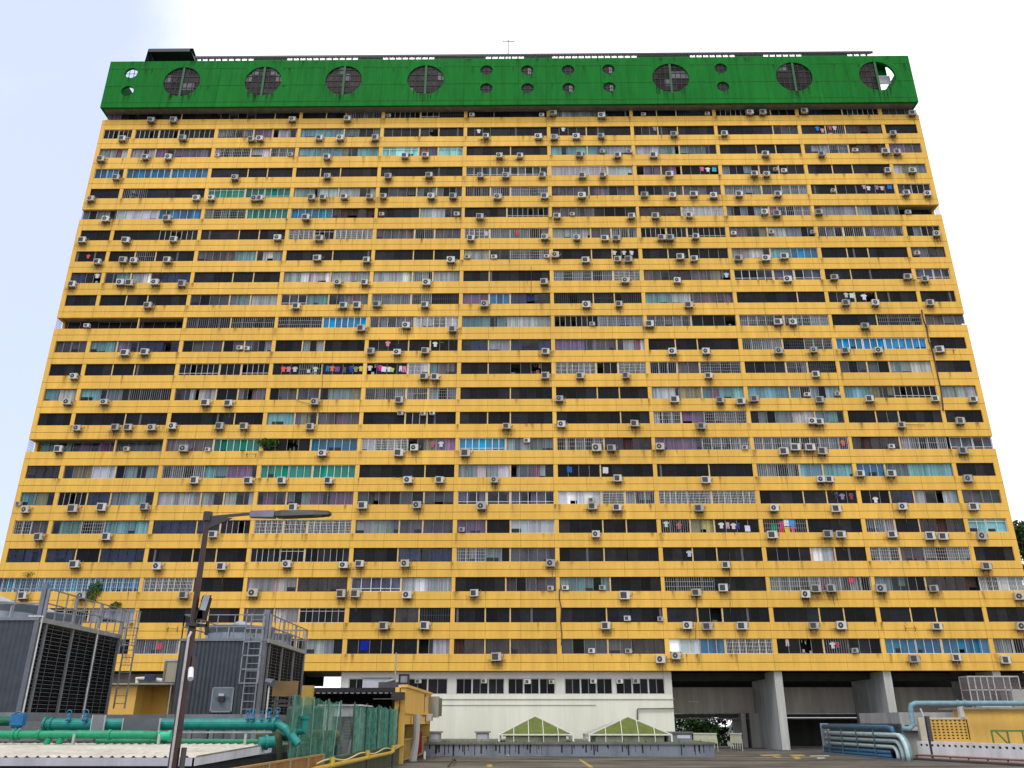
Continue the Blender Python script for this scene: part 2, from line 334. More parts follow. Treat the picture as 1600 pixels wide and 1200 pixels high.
# side returns of the recessed corner balconies (open grilles at the notch corners)
cg = MB()
for k, xx in ((12, XL + .03), (7, XL + .03), (17, XR - .06)):
    for j in range(8): yy = YF + .05 + j * .13; cg.box(xx, xx + .02, yy, yy + .02, ZK[k], ZK[k] + WH, (.4, .42, .45))
    for j in range(1, 5): cg.box(xx, xx + .02, YF + .05, YF + 1.1, ZK[k] + WH * j / 5, ZK[k] + WH * j / 5 + .02, (.4, .42, .45))
P(cg, 'balcony_grille', PAINT, bld)
# ---- green crown storey with round openings
YG = 78.9
zg0 = at(800, 163.5, YG).z; zg1 = at(800, 91.5, YG).z
gxl, gxr = at(156.5, 167, YG).x, at(1435, 157, YG).x
def holes_wall(mb, x0, x1, z0, z1, y0, y1, holes, mi=0):
    cols = {}
    for (cx, cz, r) in holes: cols.setdefault(round(cx, 1), []).append((cx, cz, r))
    x = x0
    for key in sorted(cols):
        hs = sorted(cols[key], key=lambda h: h[1]); r = max(h[2] for h in hs); cx = hs[0][0]; a, b = cx - r * 1.02, cx + r * 1.02
        mb.box(x, a, y0, y1, z0, z1, mi=mi); z = z0
        for (hx, hz, hr) in hs:
            lo, hi = hz - r * 1.02, hz + r * 1.02
            mb.box(a, b, y0, y1, z, lo, mi=mi); z = hi
            n = 40
            for j in range(n):
                t0, t1 = 2 * math.pi * j / n, 2 * math.pi * (j + 1) / n
                def sq(t):
                    c, s_ = math.cos(t), math.sin(t); m = max(abs(c), abs(s_)); return cx + (b - cx) * c / m, hz + (hi - hz) * s_ / m
                c0 = (hx + hr * math.cos(t0), hz + hr * math.sin(t0)); c1 = (hx + hr * math.cos(t1), hz + hr * math.sin(t1)); s0, s1 = sq(t0), sq(t1)
                mb.face([(c0[0], y0, c0[1]), (s0[0], y0, s0[1]), (s1[0], y0, s1[1]), (c1[0], y0, c1[1])][::-1], mi=mi)
                mb.face([(c0[0], y1, c0[1]), (s0[0], y1, s0[1]), (s1[0], y1, s1[1]), (c1[0], y1, c1[1])], mi=mi)
                mb.face([(c0[0], y0, c0[1]), (c1[0], y0, c1[1]), (c1[0], y1, c1[1]), (c0[0], y1, c0[1])][::-1], mi=mi)
        mb.box(a, b, y0, y1, z, z1, mi=mi); x = b
    mb.box(x, x1, y0, y1, z0, z1, mi=mi)
big = [(284, 127.5), (411, 126.5), (537, 125.3), (665, 124.3), (1048, 121.5), (1241, 119.5), (1371, 118.3)]
small = [(202, 114, 142), (760, 109.5, 137.5), (824, 109.5, 137.5), (888, 109, 137), (951.5, 108, 136), (1128, 106.5, 135)]
HB = []; HS = []
for x, y in big: p = at(x, y, YG); HB.append((p.x, p.z, (at(x + 28.6, y, YG).x - p.x)))
for x, ya, yb in small:
    p = at(x, (ya + yb) / 2, YG)
    for y in (ya, yb): HS.append((p.x, at(x, y, YG).z, at(x + 9.7, y, YG).x - at(x, y, YG).x))
gw = MB(); holes_wall(gw, gxl, gxr, zg0, zg1, YG, YG + .3, HB + HS)
gw.box(gxl, gxl + .3, YG + .3, YF + 12.5, zg0, zg1); gw.box(gxr - .3, gxr, YG + .3, YF + 12.5, zg0, zg1)
gw.box(gxl + .3, gxr - .3, YG + .3, YF + 12.5, zg0, zg0 + .25, mi=2, col=(.22, .21, .2))
gw.box(gxl + 4, gxr - 9.5, YF + 3.6, YF + 3.8, zg0 + .25, zg1 - .3, (.1, .1, .1), 2)
gw.box(gxl + 4, gxr - 9.5, YG + .3, YF + 3.8, zg1 - .3, zg1 - .1, (.2, .2, .2), 2)
hx, hz_, hr = HB[-1]; gw.box(hx + .15, hx + hr * .86, YG + 1.3, YG + 1.4, hz_ + 1.25, hz_ + hr + 1.0); gw.box(hx + .15, hx + hr * .95, YG + 1.15, YG + 1.25, hz_ - .2, hz_ + 1.0, (.6, .6, .64), 2); gw.box(hx + .1, hx + hr * 1.1, YG + .35, YG + 1.3, hz_ + hr + .3, hz_ + hr + .4)
for z in (zg0 + (zg1 - zg0) * .1, zg0 + (zg1 - zg0) * .455, zg0 + (zg1 - zg0) * .83):
    xs = [gxl] + [x for h in HB for x in (h[0] - h[2], h[0] + h[2])] + [gxr]
    for q in range(0, len(xs), 2):
        if z < zg0 + 1.3: continue
        segs = [(xs[q], xs[q + 1])]
        for h in HS:
            segs = [s for a, b in segs for s in (((a, h[0] - h[2]), (h[0] + h[2], b)) if a < h[0] < b and abs(h[1] - z) < h[2] else ((a, b),))]
        for a, b in segs: gw.box(a, b, YG - .012, YG, z - .03, z + .03, mi=3)
    if z < zg0 + 1.3: gw.box(gxl, gxr, YG - .012, YG, z - .03, z + .03, mi=3)
P(gw, 'crown_storey', [GRN, YEL, CONC, mat('green_joint', (0.005, 0.07, 0.008), .9)], bld)
rng = random.Random(4)
for n_, (cx, cz, r) in enumerate(HB):
    m = MB(); y = YG + .1; last = n_ == len(HB) - 1
    m.box(cx - .13, cx + .13, YG + .02, YG + .1, cz - r * .985, cz + r * .985, (.03, .12, .05))
    for j in range(-3, 4):
        x = cx + r * j / 3.5
        if abs(j) == 0 or (last and j > 0): continue
        h = math.sqrt(max(0, r * r - (x - cx) ** 2)) ; m.box(x - .04, x + .04, y, y + .05, cz - h, cz + h, (.02, .02, .02))
    for j in range(-2, 3):
        z = cz + r * j / 2.6; h = math.sqrt(r * r - (z - cz) ** 2); m.box(cx - h, (cx if last else cx + h), y + .01, y + .04, z - .05, z + .05, (.02, .02, .02))
    for a in range(-3, 3):
        for b in range(-2, 2):
            x0, x1 = cx + r * a / 3, cx + r * (a + 1) / 3; z0, z1 = cz + r * b / 2, cz + r * (b + 1) / 2
            if last and x0 >= cx - .01: continue
            N_ = 6; up = []; dn = []
            for e in range(N_ + 1):
                xx = x0 + (x1 - x0) * e / N_; hh_ = math.sqrt(max(0, r * r * .998 - (xx - cx) ** 2)); up.append((xx, min(z1, cz + hh_))); dn.append((xx, max(z0, cz - hh_)))
            segs_ = [e for e in range(N_) if up[e][1] >= dn[e][1] and up[e + 1][1] >= dn[e + 1][1]]
            t = rng.choice((.012, .016, .02, .03, .04)); c = (t * 1.1, t * .88, t * .9)
            if rng.random() < .1: c = (.16, .16, .17)
            for e in segs_: m.face([(dn[e][0], y + .06, dn[e][1]), (dn[e + 1][0], y + .06, dn[e + 1][1]), (up[e + 1][0], y + .06, up[e + 1][1]), (up[e][0], y + .06, up[e][1])], c, 1)
    P(m, 'round_window', [PAINT, DARKG], bld)
for n_, (cx, cz, r) in enumerate(HS):
    if n_ == 1: continue
    m = MB(); y = YG + .14; q = []
    for j in range(20): t = 2 * math.pi * j / 20; q.append((cx + r * math.cos(t), y + .05, cz + r * math.sin(t)))
    if n_ != 0: m.face(q[::-1], (.03, .028, .03), 1)
    for xx in (-.38, .38): m.box(cx + xx * r - .03, cx + xx * r + .03, y, y + .04, cz - r * .9, cz + r * .9, (.05, .05, .05))
    m.box(cx - r, cx + r, y + .005, y + .035, cz - .03, cz + .03, (.05, .05, .05))
    if rng.random() < .6: m.face([(cx + .1 * r, y + .03, cz - .6 * r), (cx + .6 * r, y + .03, cz - .6 * r), (cx + .6 * r, y + .03, cz + .6 * r), (cx + .1 * r, y + .03, cz + .6 * r)], (.22, .2, .2), 0)
    P(m, 'round_window', [PAINT, DARKG], bld)
# dark corrugated canopy on the roof
ca = MB(); p0 = at(305, 88.5, 80.2); p1 = at(1363, 80, 80.2); zc = at(800, 87.2, 80).z
x = p0.x
while x < p1.x - .1:
    ca.face([(x, 80.0, zc), (x + .2, 80.0, zc + .12), (x + .2, 81.2, zc + 1.02), (x, 81.2, zc + .9)], (.06, .06, .065)); ca.face([(x + .2, 80.0, zc + .12), (x + .4, 80.0, zc), (x + .4, 81.2, zc + .9), (x + .2, 81.2, zc + 1.02)], (.06, .06, .065)); x += .4
ca.box(p0.x, x, 80.02, 80.14, zc + .06, zc + .36, (.035, .035, .04))
rng = random.Random(9); x = p0.x; run = 9
while x < p1.x - .3:
    if run > 0: ca.box(x, x + .16, 80.2, 80.35, zg1 - .1, zc + .08, (.05, .12, .06)); x += .82; run -= 1
    else: q = min(x + rng.uniform(1.5, 7), p1.x); ca.box(x, q, 80.2, 80.35, zg1 - .1, zc + .08, (.04, .12, .06)); x = q; run = rng.randint(6, 14)
P(ca, 'roof_canopy', METAL, bld)
ph = MB(); a = at(238, 90, 80.6); b = at(292, 90, 80.6)
ph.box(a.x, b.x, 81, 88, zg1 - .1, zg1 + 1.0, (.02, .09, .04))
ztp = at(232, 76, 80.3).z
xa_, xb_ = at(232, 76, 80.3).x, at(302, 76, 80.3).x
ph.face([(xa_, 80.3, ztp), (xb_, 80.3, ztp), (xb_ + .0, 89, zg1 + 1.3), (xa_, 89, zg1 + 1.3)], (.03, .05, .04))
ph.box(xa_, xb_ - .4, 80.3, 80.5, ztp - .5, ztp, (.02, .03, .03))
ph.face([(xa_, 80.3, ztp), (xa_ - .35, 80.5, zg1 + .1), (xa_ - .1, 86, zg1 + .1), (xa_, 88, ztp - .3)], (.02, .06, .04))
ph.face([(xb_ - .4, 80.4, ztp), (xb_ + .9, 80.5, zg1 + .4), (xb_ + .9, 86, zg1 + .5), (xb_ - .4, 88, ztp)], (.06, .22, .09))
P(ph, 'roof_penthouse', METAL, bld)
# ---- undercroft: soffit, white office block with window strips, piers, beams
uc = MB()
wx0, wx1 = at(530, 1100, 80.6).x, at(1052, 1100, 80.6).x; zt_ = ZBASE - .02
wz = [(at(a, 1085, 80.6).x, at(b, 1085, 80.6).x) for a, b in ((543.5, 617), (636, 699), (712, 788), (793.5, 867.5), (882.5, 957.5), (963, 1039.5))]
zw1, zw0 = at(800, 1060, 80.6).z, at(800, 1085, 80.6).z
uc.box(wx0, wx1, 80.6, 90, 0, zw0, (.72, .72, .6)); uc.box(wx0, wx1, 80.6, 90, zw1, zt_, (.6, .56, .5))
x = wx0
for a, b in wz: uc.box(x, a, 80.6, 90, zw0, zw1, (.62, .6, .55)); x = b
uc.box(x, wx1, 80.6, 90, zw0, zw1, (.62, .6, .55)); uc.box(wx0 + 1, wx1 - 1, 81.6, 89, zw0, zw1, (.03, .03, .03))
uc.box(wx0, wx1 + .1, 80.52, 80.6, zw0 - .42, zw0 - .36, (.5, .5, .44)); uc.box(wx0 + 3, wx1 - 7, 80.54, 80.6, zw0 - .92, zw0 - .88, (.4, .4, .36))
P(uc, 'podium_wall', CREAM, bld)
rng = random.Random(77)
for a, b in wz:
    m = MB(); n = max(4, round((b - a) / .95))
    if n % 2: n += 1
    m.box(a, b, 80.66, 80.72, zw0, zw0 + .07, (.5, .5, .48)); m.box(a, b, 80.66, 80.72, zw1 - .06, zw1, (.5, .5, .48))
    for j in range(n + 1):
        x = a + (b - a) * j / n; t = .07 if j % 2 == 0 else .035; c = (.5, .5, .48) if j % 2 == 0 else (.2, .2, .2)
        m.box(x - t, x + t, 80.655, 80.72, zw0 + .07, zw1 - .06, c)
    for j in range(n):
        t = rng.choice((.008, .012, .018)); m.face([(a + (b - a) * j / n, 80.7, zw0), (a + (b - a) * (j + 1) / n, 80.7, zw0), (a + (b - a) * (j + 1) / n, 80.7, zw1), (a + (b - a) * j / n, 80.7, zw1)], (t, t, t * 1.1), 1)
    P(m, 'podium_window', [PAINT, DARKG], bld)
pr = MB()
for i, d in ((3, 8), (4, 8), (5, 8), (6, 8)):
    a, b = CX(i) - .3, CX(i) + .42
    pr = MB(); pr.box(a, b, 80.35, 80.35 + d, 0, zt_, (.5, .5, .46)); P(pr, 'pier', CONC, bld)
for a, b in ((1163, 1170), (1176, 1201)):
    p2 = MB(); p2.box(at(a, 1170, 87).x, at(b, 1170, 87).x, 87, 91, -.02, 3.1, (.36, .35, .31))
    P(p2, 'inner_pier', CONC, bld)
xr = CX(7)
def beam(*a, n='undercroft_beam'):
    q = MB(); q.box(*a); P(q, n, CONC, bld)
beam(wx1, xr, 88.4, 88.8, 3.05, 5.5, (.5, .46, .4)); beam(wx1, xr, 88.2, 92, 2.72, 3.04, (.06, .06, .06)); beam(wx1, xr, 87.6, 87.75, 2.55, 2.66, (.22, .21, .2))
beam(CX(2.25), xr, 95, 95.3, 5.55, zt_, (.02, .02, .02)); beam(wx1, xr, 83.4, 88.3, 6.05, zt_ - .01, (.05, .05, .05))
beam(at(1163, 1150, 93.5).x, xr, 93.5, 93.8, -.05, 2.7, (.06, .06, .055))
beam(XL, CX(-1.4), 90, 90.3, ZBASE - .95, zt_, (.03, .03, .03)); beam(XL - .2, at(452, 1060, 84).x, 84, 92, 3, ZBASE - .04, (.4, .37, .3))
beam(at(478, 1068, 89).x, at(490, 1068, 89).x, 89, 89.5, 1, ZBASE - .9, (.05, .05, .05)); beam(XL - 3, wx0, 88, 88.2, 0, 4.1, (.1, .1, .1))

tl = MB(); p = at(1084, 1096.5, 88.2); tl.box(p.x - .5, p.x + .5, 88.25, 88.39, p.z - .04, p.z + .05, (.7, .7, .68)); P(tl, 'tube_light', PAINT, bld)
# ---- smudges under the units: grime plus painted contact shade, thin films with irregular alpha
def stain_shade_mat():
    m = bpy.data.materials.new('grime_shade_film'); m.use_nodes = True; t = m.node_tree; b = t.nodes['Principled BSDF']; b.inputs['Base Color'].default_value = (.1, .06, .025, 1); b.inputs['Roughness'].default_value = .95
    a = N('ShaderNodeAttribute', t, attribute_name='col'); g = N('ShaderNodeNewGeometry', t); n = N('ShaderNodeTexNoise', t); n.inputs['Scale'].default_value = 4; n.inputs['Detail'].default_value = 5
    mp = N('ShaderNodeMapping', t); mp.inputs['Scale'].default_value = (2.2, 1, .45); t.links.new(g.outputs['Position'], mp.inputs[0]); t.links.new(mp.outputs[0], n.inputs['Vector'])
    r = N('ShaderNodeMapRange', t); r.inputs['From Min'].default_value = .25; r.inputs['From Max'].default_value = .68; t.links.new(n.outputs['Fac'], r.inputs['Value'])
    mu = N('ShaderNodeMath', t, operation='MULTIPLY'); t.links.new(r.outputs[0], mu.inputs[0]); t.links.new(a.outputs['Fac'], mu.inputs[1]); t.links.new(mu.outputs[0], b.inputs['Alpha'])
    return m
GRIME_SHADE = stain_shade_mat(); SMB = MB()
def stain_shade(x, z, w_, h, k=.8):
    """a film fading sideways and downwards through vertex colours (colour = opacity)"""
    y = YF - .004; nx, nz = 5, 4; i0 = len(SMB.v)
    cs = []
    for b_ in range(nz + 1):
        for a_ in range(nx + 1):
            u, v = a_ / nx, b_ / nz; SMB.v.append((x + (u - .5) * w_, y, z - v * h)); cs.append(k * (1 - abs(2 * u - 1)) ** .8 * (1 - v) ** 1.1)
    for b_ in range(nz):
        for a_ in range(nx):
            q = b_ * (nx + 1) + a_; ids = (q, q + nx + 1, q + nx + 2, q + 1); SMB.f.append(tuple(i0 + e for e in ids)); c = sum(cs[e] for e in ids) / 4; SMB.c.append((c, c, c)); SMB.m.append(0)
# ================================================================ air conditioners (pixel centres read off the photograph, -s small window sets)
AC = {
22: '235,186 270,186 456,185 542,184 607,180s 737,179s 846,179s 864,175 940,179 1005,178s 1105,177s 1172,174 1192,174 1257,172 1426,175',
21: '190,215 284,214 392,216 405,215 498,214 531,214 586,214 759,211 841,212 866,213 900,212 939,211 1053,208 1132,207 1396,207',
20: '156,247 226,244 262,244 339,242s 454,241s 510,244 632,242 664,241 780,242 812,242 905,240 941,236s 965,241 983,236s 1021,241 1196,239 1284,239 1336,234s 1384,235 1402,236',
19: '180,276 366,276 511,274 606,274 670,272 750,273 790,273 847,272 910,273 942,272 1046,271 1179,270 1198,271 1212,264s 1225,266s 1388,265 1426,265',
18: '141,309 306,308 329,308 397,309 405,308 486,307 504,307 537,306 577,306 598,305 673,305 707,305 777,306 851,305 909,304 1007,303 1051,304 1084,302 1115,304 1155,302 1216,302 1302,297s 1417,300 1450,301',
17: '164,341 260,340 477,338 596,334s 713,334s 749,337 870,336 894,334s 987,336 1024,336 1077,335 1195,330 1214,332 1280,330 1419,331s',
16: '127,374 195,374 270,373 433,370 498,371 735,371 851,369 901,370 945,371 963,371 1034,370 1047,370 1087,368 1146,364s 1205,362s 1270,362s 1464,364',
15: '151,408 191,405 208,406 260,405 495,402 572,405 704,405 730,401s 772,401s 854,400s 867,397 915,405 965,404 982,404 1063,400 1085,403 1154,402 1197,402 1226,399 1433,395s',
14: '111,443 187,440 201,441 241,440 283,442 527,440 569,440 666,440 850,439 977,437 1058,437 1231,435 1304,432 1419,431 1446,435',
13: '230,476 462,477 536,476 557,476 588,474 663,475 757,474 916,475 967,474 1076,475 1322,472 1368,472 1454,472',
12: '135,508s 564,512 634,507 707,513 925,506s 1015,505 1216,502 1239,502 1352,508',
11: '194,550 225,549 374,543s 385,544s 579,548 620,549 664,547 852,548 1051,548 1103,548 1217,547 1272,546 1322,547 1373,546 1469,545',
10: '114,587 662,587 679,588 852,586 906,586 978,586 1107,586 1275,584',
9: '104,627 162,627 320,628 356,629 491,627 623,624 874,622 1054,623 1125,624 1158,626 1179,622 1261,616s 1281,624 1309,615s 1359,622 1462,622 1522,623',
8: '119,668 179,667 199,667 236,667 268,665 342,665 380,665 484,666 625,645s 661,646s 675,645s 791,665 877,662 991,661 1096,665 1270,657 1281,658 1409,663 1501,657',
7: '90,701 197,701s 286,700 324,702s 503,707 622,707 647,699 727,707 823,688s 932,699 955,699 1031,697 1164,699s 1225,704 1243,698 1266,698 1285,704 1393,697s 1505,703',
6: '303,750 387,750 439,750 512,750 637,749 686,749 772,749 965,747 1103,749 1283,748 1296,748 1345,739 1393,739 1513,747',
5: '38,796 28,787s 112,794 157,792 224,791 457,792 566,789 651,788 752,790 926,790 964,792 1092,793 1210,793 1307,794 1411,791 1522,791 924,781s',
4: '59,838 165,838 332,834 721,827s 931,834 1207,835 1294,834 1314,834 1395,834 1454,837 1474,837 1535,837',
3: '115,881 244,884 345,884 447,881 536,882 561,880 632,880 860,879 1134,882 1542,884',
2: '34,930 126,930 286,929 394,926 532,927 554,927 635,929 741,926 860,919s 976,930 1088,925 1130,918 1259,928 1275,919 1299,919 1377,919 1460,919 1594,931 883,918s 941,918s',
1: '599,977 663,977 946,977 980,966s 1032,967s 1074,977 1105,978 1159,977 1272,977 1315,977 1465,978 1597,978',
0: '775,1026 982,1017s 924,1017s 1032,1030 1056,1024 1336,1016s 1429,1029 1495,1027 1572,1031',
-1: '653,1064s 756,1064s 824,1065s 862,1065s 927,1064s 968,1064s 994,1064s'}
def ac_proto(kind, shade, hose=False):
    t = thing('air_conditioner', 'x', 'air conditioner')
    w_, h, d = (.78, .6, .3) if kind != 's' else (.56, .38, .34)
    body = shade; m = MB()
    m.box(-w_ / 2, w_ / 2, -d, 0, 0, h, body); m.box(-w_ / 2 - .01, w_ / 2 + .01, -d - .01, .0, h - .035, h + .01, jit(body, .0, random)); 
    m.box(w_ / 2, w_ / 2 + .05, -d + .05, -.1, h * .3, h * .55, (.25, .25, .25)); m.build('casing', PAINT, t)
    g = MB(); cx = -w_ * .12; r = h * .38 if kind != 's' else h * .34
    if kind == 'round':
        n = 18; q = []
        for a in range(n): q.append((cx + r * math.cos(2 * math.pi * a / n), -d - .013, h * .5 + r * math.sin(2 * math.pi * a / n)))
        g.face(q, (.03, .03, .03))
        for a in range(0, n, 2): g.bar((cx, -d - .02, h * .5), (cx + r * math.cos(2 * math.pi * a / n), -d - .02, h * .5 + r * math.sin(2 * math.pi * a / n)), .008, (.3, .3, .3))
        q = []
        for a in range(10): q.append((cx + r * .28 * math.cos(.63 * a), -d - .027, h * .5 + r * .28 * math.sin(.63 * a)))
        g.face(q, (.45, .45, .44))
    else:
        g.box(cx - r * 1.05, cx + r * 1.05, -d - .014, -d, h * .5 - r, h * .5 + r, (.045, .043, .04))
        for a in range(5): z = h * .5 - r + 2 * r * (a + .5) / 5; g.box(cx - r, cx + r, -d - .022, -d - .014, z - .008, z + .008, (.17, .165, .16))
    g.build('fan_grille', PAINT, t)
    b = MB()
    if kind != 's':
        for x in (-w_ * .36, w_ * .36): b.bar((x, .12, -.025), (x, -d - .02, -.025), .05, (.12, .1, .09)); b.bar((x, .12, -.2), (x, -d * .6, -.04), .025, (.12, .1, .09))
        b.build('bracket', METAL, t)
        p = MB(); p.tube([(w_ / 2 + .02, -.18, h * .4), (w_ / 2 + .13, -.14, h * .38), (w_ / 2 + .2, -.04, h * .62), (w_ / 2 + .22, .1, h * .95)], .032, (.14, .13, .12), 6); p.build('refrigerant_pipe', PAINT, t)
        if hose:
            p = MB(); p.tube([(w_ * .2, -.1, 0), (w_ * .22, .0, -.3), (w_ * .2, .09, -.7), (w_ * .24, .09, -1.15)], .018, (.1, .08, .07), 5); p.build('drain_hose', PAINT, t)
    return t
def copy_tree(o, parent=None):
    c = o.copy(); sc.collection.objects.link(c); c.parent = parent
    for ch in o.children: copy_tree(ch, c)
    return c
SH = {'white': (.6, .6, .58), 'cream': (.5, .47, .4), 'grey': (.38, .38, .37)}
protos = {}; seen = set()
DES = {'k': 'dark panes', 'K': 'dark panes', 'd': 'dark grilles', 'l': 'an open cluttered balcony', 'g': 'grilled windows', 'G': 'white grilles', 'L': 'white grilles', 'c': 'pale curtains', 'C': 'white panels', 'e': 'grey-green curtains',
 'o': 'grey blinds', 'p': 'purple curtains', 'm': 'mauve curtains', 'r': 'brown curtains', 'n': 'navy curtains', 'y': 'olive curtains', 'b': 'blue panes', 'B': 'bright blue panes', 't': 'teal curtains', 'T': 'green panes', 'q': 'cyan panes', 'w': 'white frames', 'u': 'blue grilled panes'}
for k, s in AC.items():
    items = sorted((float(a.rstrip('s').split(',')[0]), float(a.rstrip('s').split(',')[1]), a.endswith('s')) for a in s.split())
    for n_, (px, py, sm) in enumerate(items):
        rng = random.Random(int(px * 7 + py * 13)); kind = 's' if sm else ('round' if rng.random() < .34 else 'square'); sh = rng.choice(('white', 'white', 'cream', 'grey'))
        key = (kind, sh, rng.random() < .22)
        if key not in protos: protos[key] = ac_proto(kind, SH[sh], key[2]); o = protos[key]
        else: o = copy_tree(protos[key])
        sc_ = rng.uniform(.94, 1.12) * (1 if sm else (1.06 if k < 8 else 1.0)); hh = .6 if not sm else .38
        yb = YF - .13 if not sm else (YF + .16 if k >= 0 else 80.62)
        c = at(px + .3, py, yb - .3); o.location = (c.x, yb, c.z - hh * sc_ / 2); o.scale = (sc_ * rng.uniform(.92, 1.06), 1, sc_ * rng.uniform(.94, 1.06)); o.rotation_euler = (rng.uniform(-.03, .03), rng.uniform(-.035, .035), rng.uniform(-.06, .06))
        ci = 0
        while ci < 10 and c.x > CB[ci + 1]: ci += 1
        code = CODE.get((k, ci), 'kkk'); ch = code[min(len(code) - 1, int((c.x - CB[ci]) / (CB[ci + 1] - CB[ci]) * len(code)))]
        look = {'s': 'small window air conditioner', 'round': 'round-fan air conditioner unit', 'square': 'square-grille air conditioner unit'}[kind]
        if k < 0: lab = f'{look} above the white podium wall, {ORD(n_ + 1)} from the left'
        else: lab = f'{sh} {look} by {DES[ch]}, {ORD(k + 1)} floor from bottom, {ORD(n_ + 1)} from left'
        while len(lab.split()) > 16: lab = lab.replace(' unit', '', 1) if ' unit' in lab else lab.replace('an open cluttered', 'open', 1)
        o['label'] = lab; o['category'] = 'air conditioner'; o['group'] = 'air conditioners along the facade'
        if not sm: stain_shade(c.x + rng.uniform(-.2, .2), c.z - .2, rng.uniform(1.0, 1.8), rng.uniform(.7, 1.4), rng.uniform(.8, 1.7))  # grime and the unit's underside shade, painted together as one film
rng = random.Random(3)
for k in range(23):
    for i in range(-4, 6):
        if rng.random() < .5: stain_shade(CX(i) + rng.uniform(-.3, .3), ZK[k], rng.uniform(.3, .7), rng.uniform(.8, 1.5), rng.uniform(.5, 1.2))
    for j in range(16): stain_shade(rng.uniform(XL + 1, XR - 1), ZK[k] - .0, rng.uniform(.15, .6), rng.uniform(.4, 1.5), rng.uniform(.3, 1.0))
P(SMB, 'grime_and_shade', GRIME_SHADE, bld, kind='stuff')
# drip marks on the green crown, below its openings and joints
SMB = MB(); DR = bpy.data.materials['grime_shade_film'].copy(); DR.name = 'green_drip_film'; DR.node_tree.nodes['Principled BSDF'].inputs['Base Color'].default_value = (.008, .03, .012, 1)
_yf = YF; YF = YG - .012
for cx, cz, r in HB:
    for _ in range(9): u = rng.uniform(-.85, .85); stain_shade(cx + u * r, cz - r * math.sqrt(1 - u * u), rng.uniform(.15, .4), rng.uniform(1.0, 2.2), rng.uniform(.7, 1.5))
for cx, cz, r in HS:
    for _ in range(3): stain_shade(cx + rng.uniform(-.7, .7) * r, cz - r * .8, rng.uniform(.12, .3), rng.uniform(.5, 1.4), rng.uniform(.6, 1.3))
for _ in range(90): stain_shade(rng.uniform(gxl + .5, gxr - .5), rng.choice((zg1, zg1, zg0 + (zg1 - zg0) * .83, zg0 + (zg1 - zg0) * .455)), rng.uniform(.12, .5), rng.uniform(.4, 1.6), rng.uniform(.4, 1.1))
YF = _yf
P(SMB, 'drip_stain', DR, bld, kind='stuff')
# ---- laundry
def garment(px, py, col, kind, label, k=1.0, y=YF + .12):
    c = at(px, py, y); s = k
    if kind == 'shirt': pts = [(-.12, .3), (.12, .3), (.33, .2), (.27, .02), (.18, .08), (.19, -.34), (-.19, -.34), (-.18, .08), (-.27, .02), (-.33, .2)]
    elif kind == 'trousers': pts = [(-.18, .36), (.18, .36), (.2, -.38), (.05, -.38), (0, .05), (-.05, -.38), (-.2, -.38)]
    else: pts = [(-.28, .36), (.3, .34), (.28, -.3), (.1, -.36), (-.1, -.3), (-.3, -.36)]
    r_ = random.Random(int(px * 3 + py)); m = MB(); n = len(pts); q = [(x * s * r_.uniform(.9, 1.1), z * s) for x, z in pts]
    A = [(c.x + x, y - .02 + .02 * math.sin(9 * x), c.z + z) for x, z in q]; B = [(a[0], a[1] + .035, a[2]) for a in A]
    m.face(A[::-1] if False else A, col); m.face(B[::-1], col)
    for j in range(n): m.face([A[j], A[(j + 1) % n], B[(j + 1) % n], B[j]], jit(col, .1, r_))
    m.bar((c.x - .2 * s, y + .01, c.z + .34 * s), (c.x + .2 * s, y + .01, c.z + .34 * s), .02, (.5, .5, .5))
    m.build({'shirt': 'shirt', 'trousers': 'trousers'}.get(kind, 'towel'), CLOTH, label=label, category='laundry', group='laundry hung at the windows')
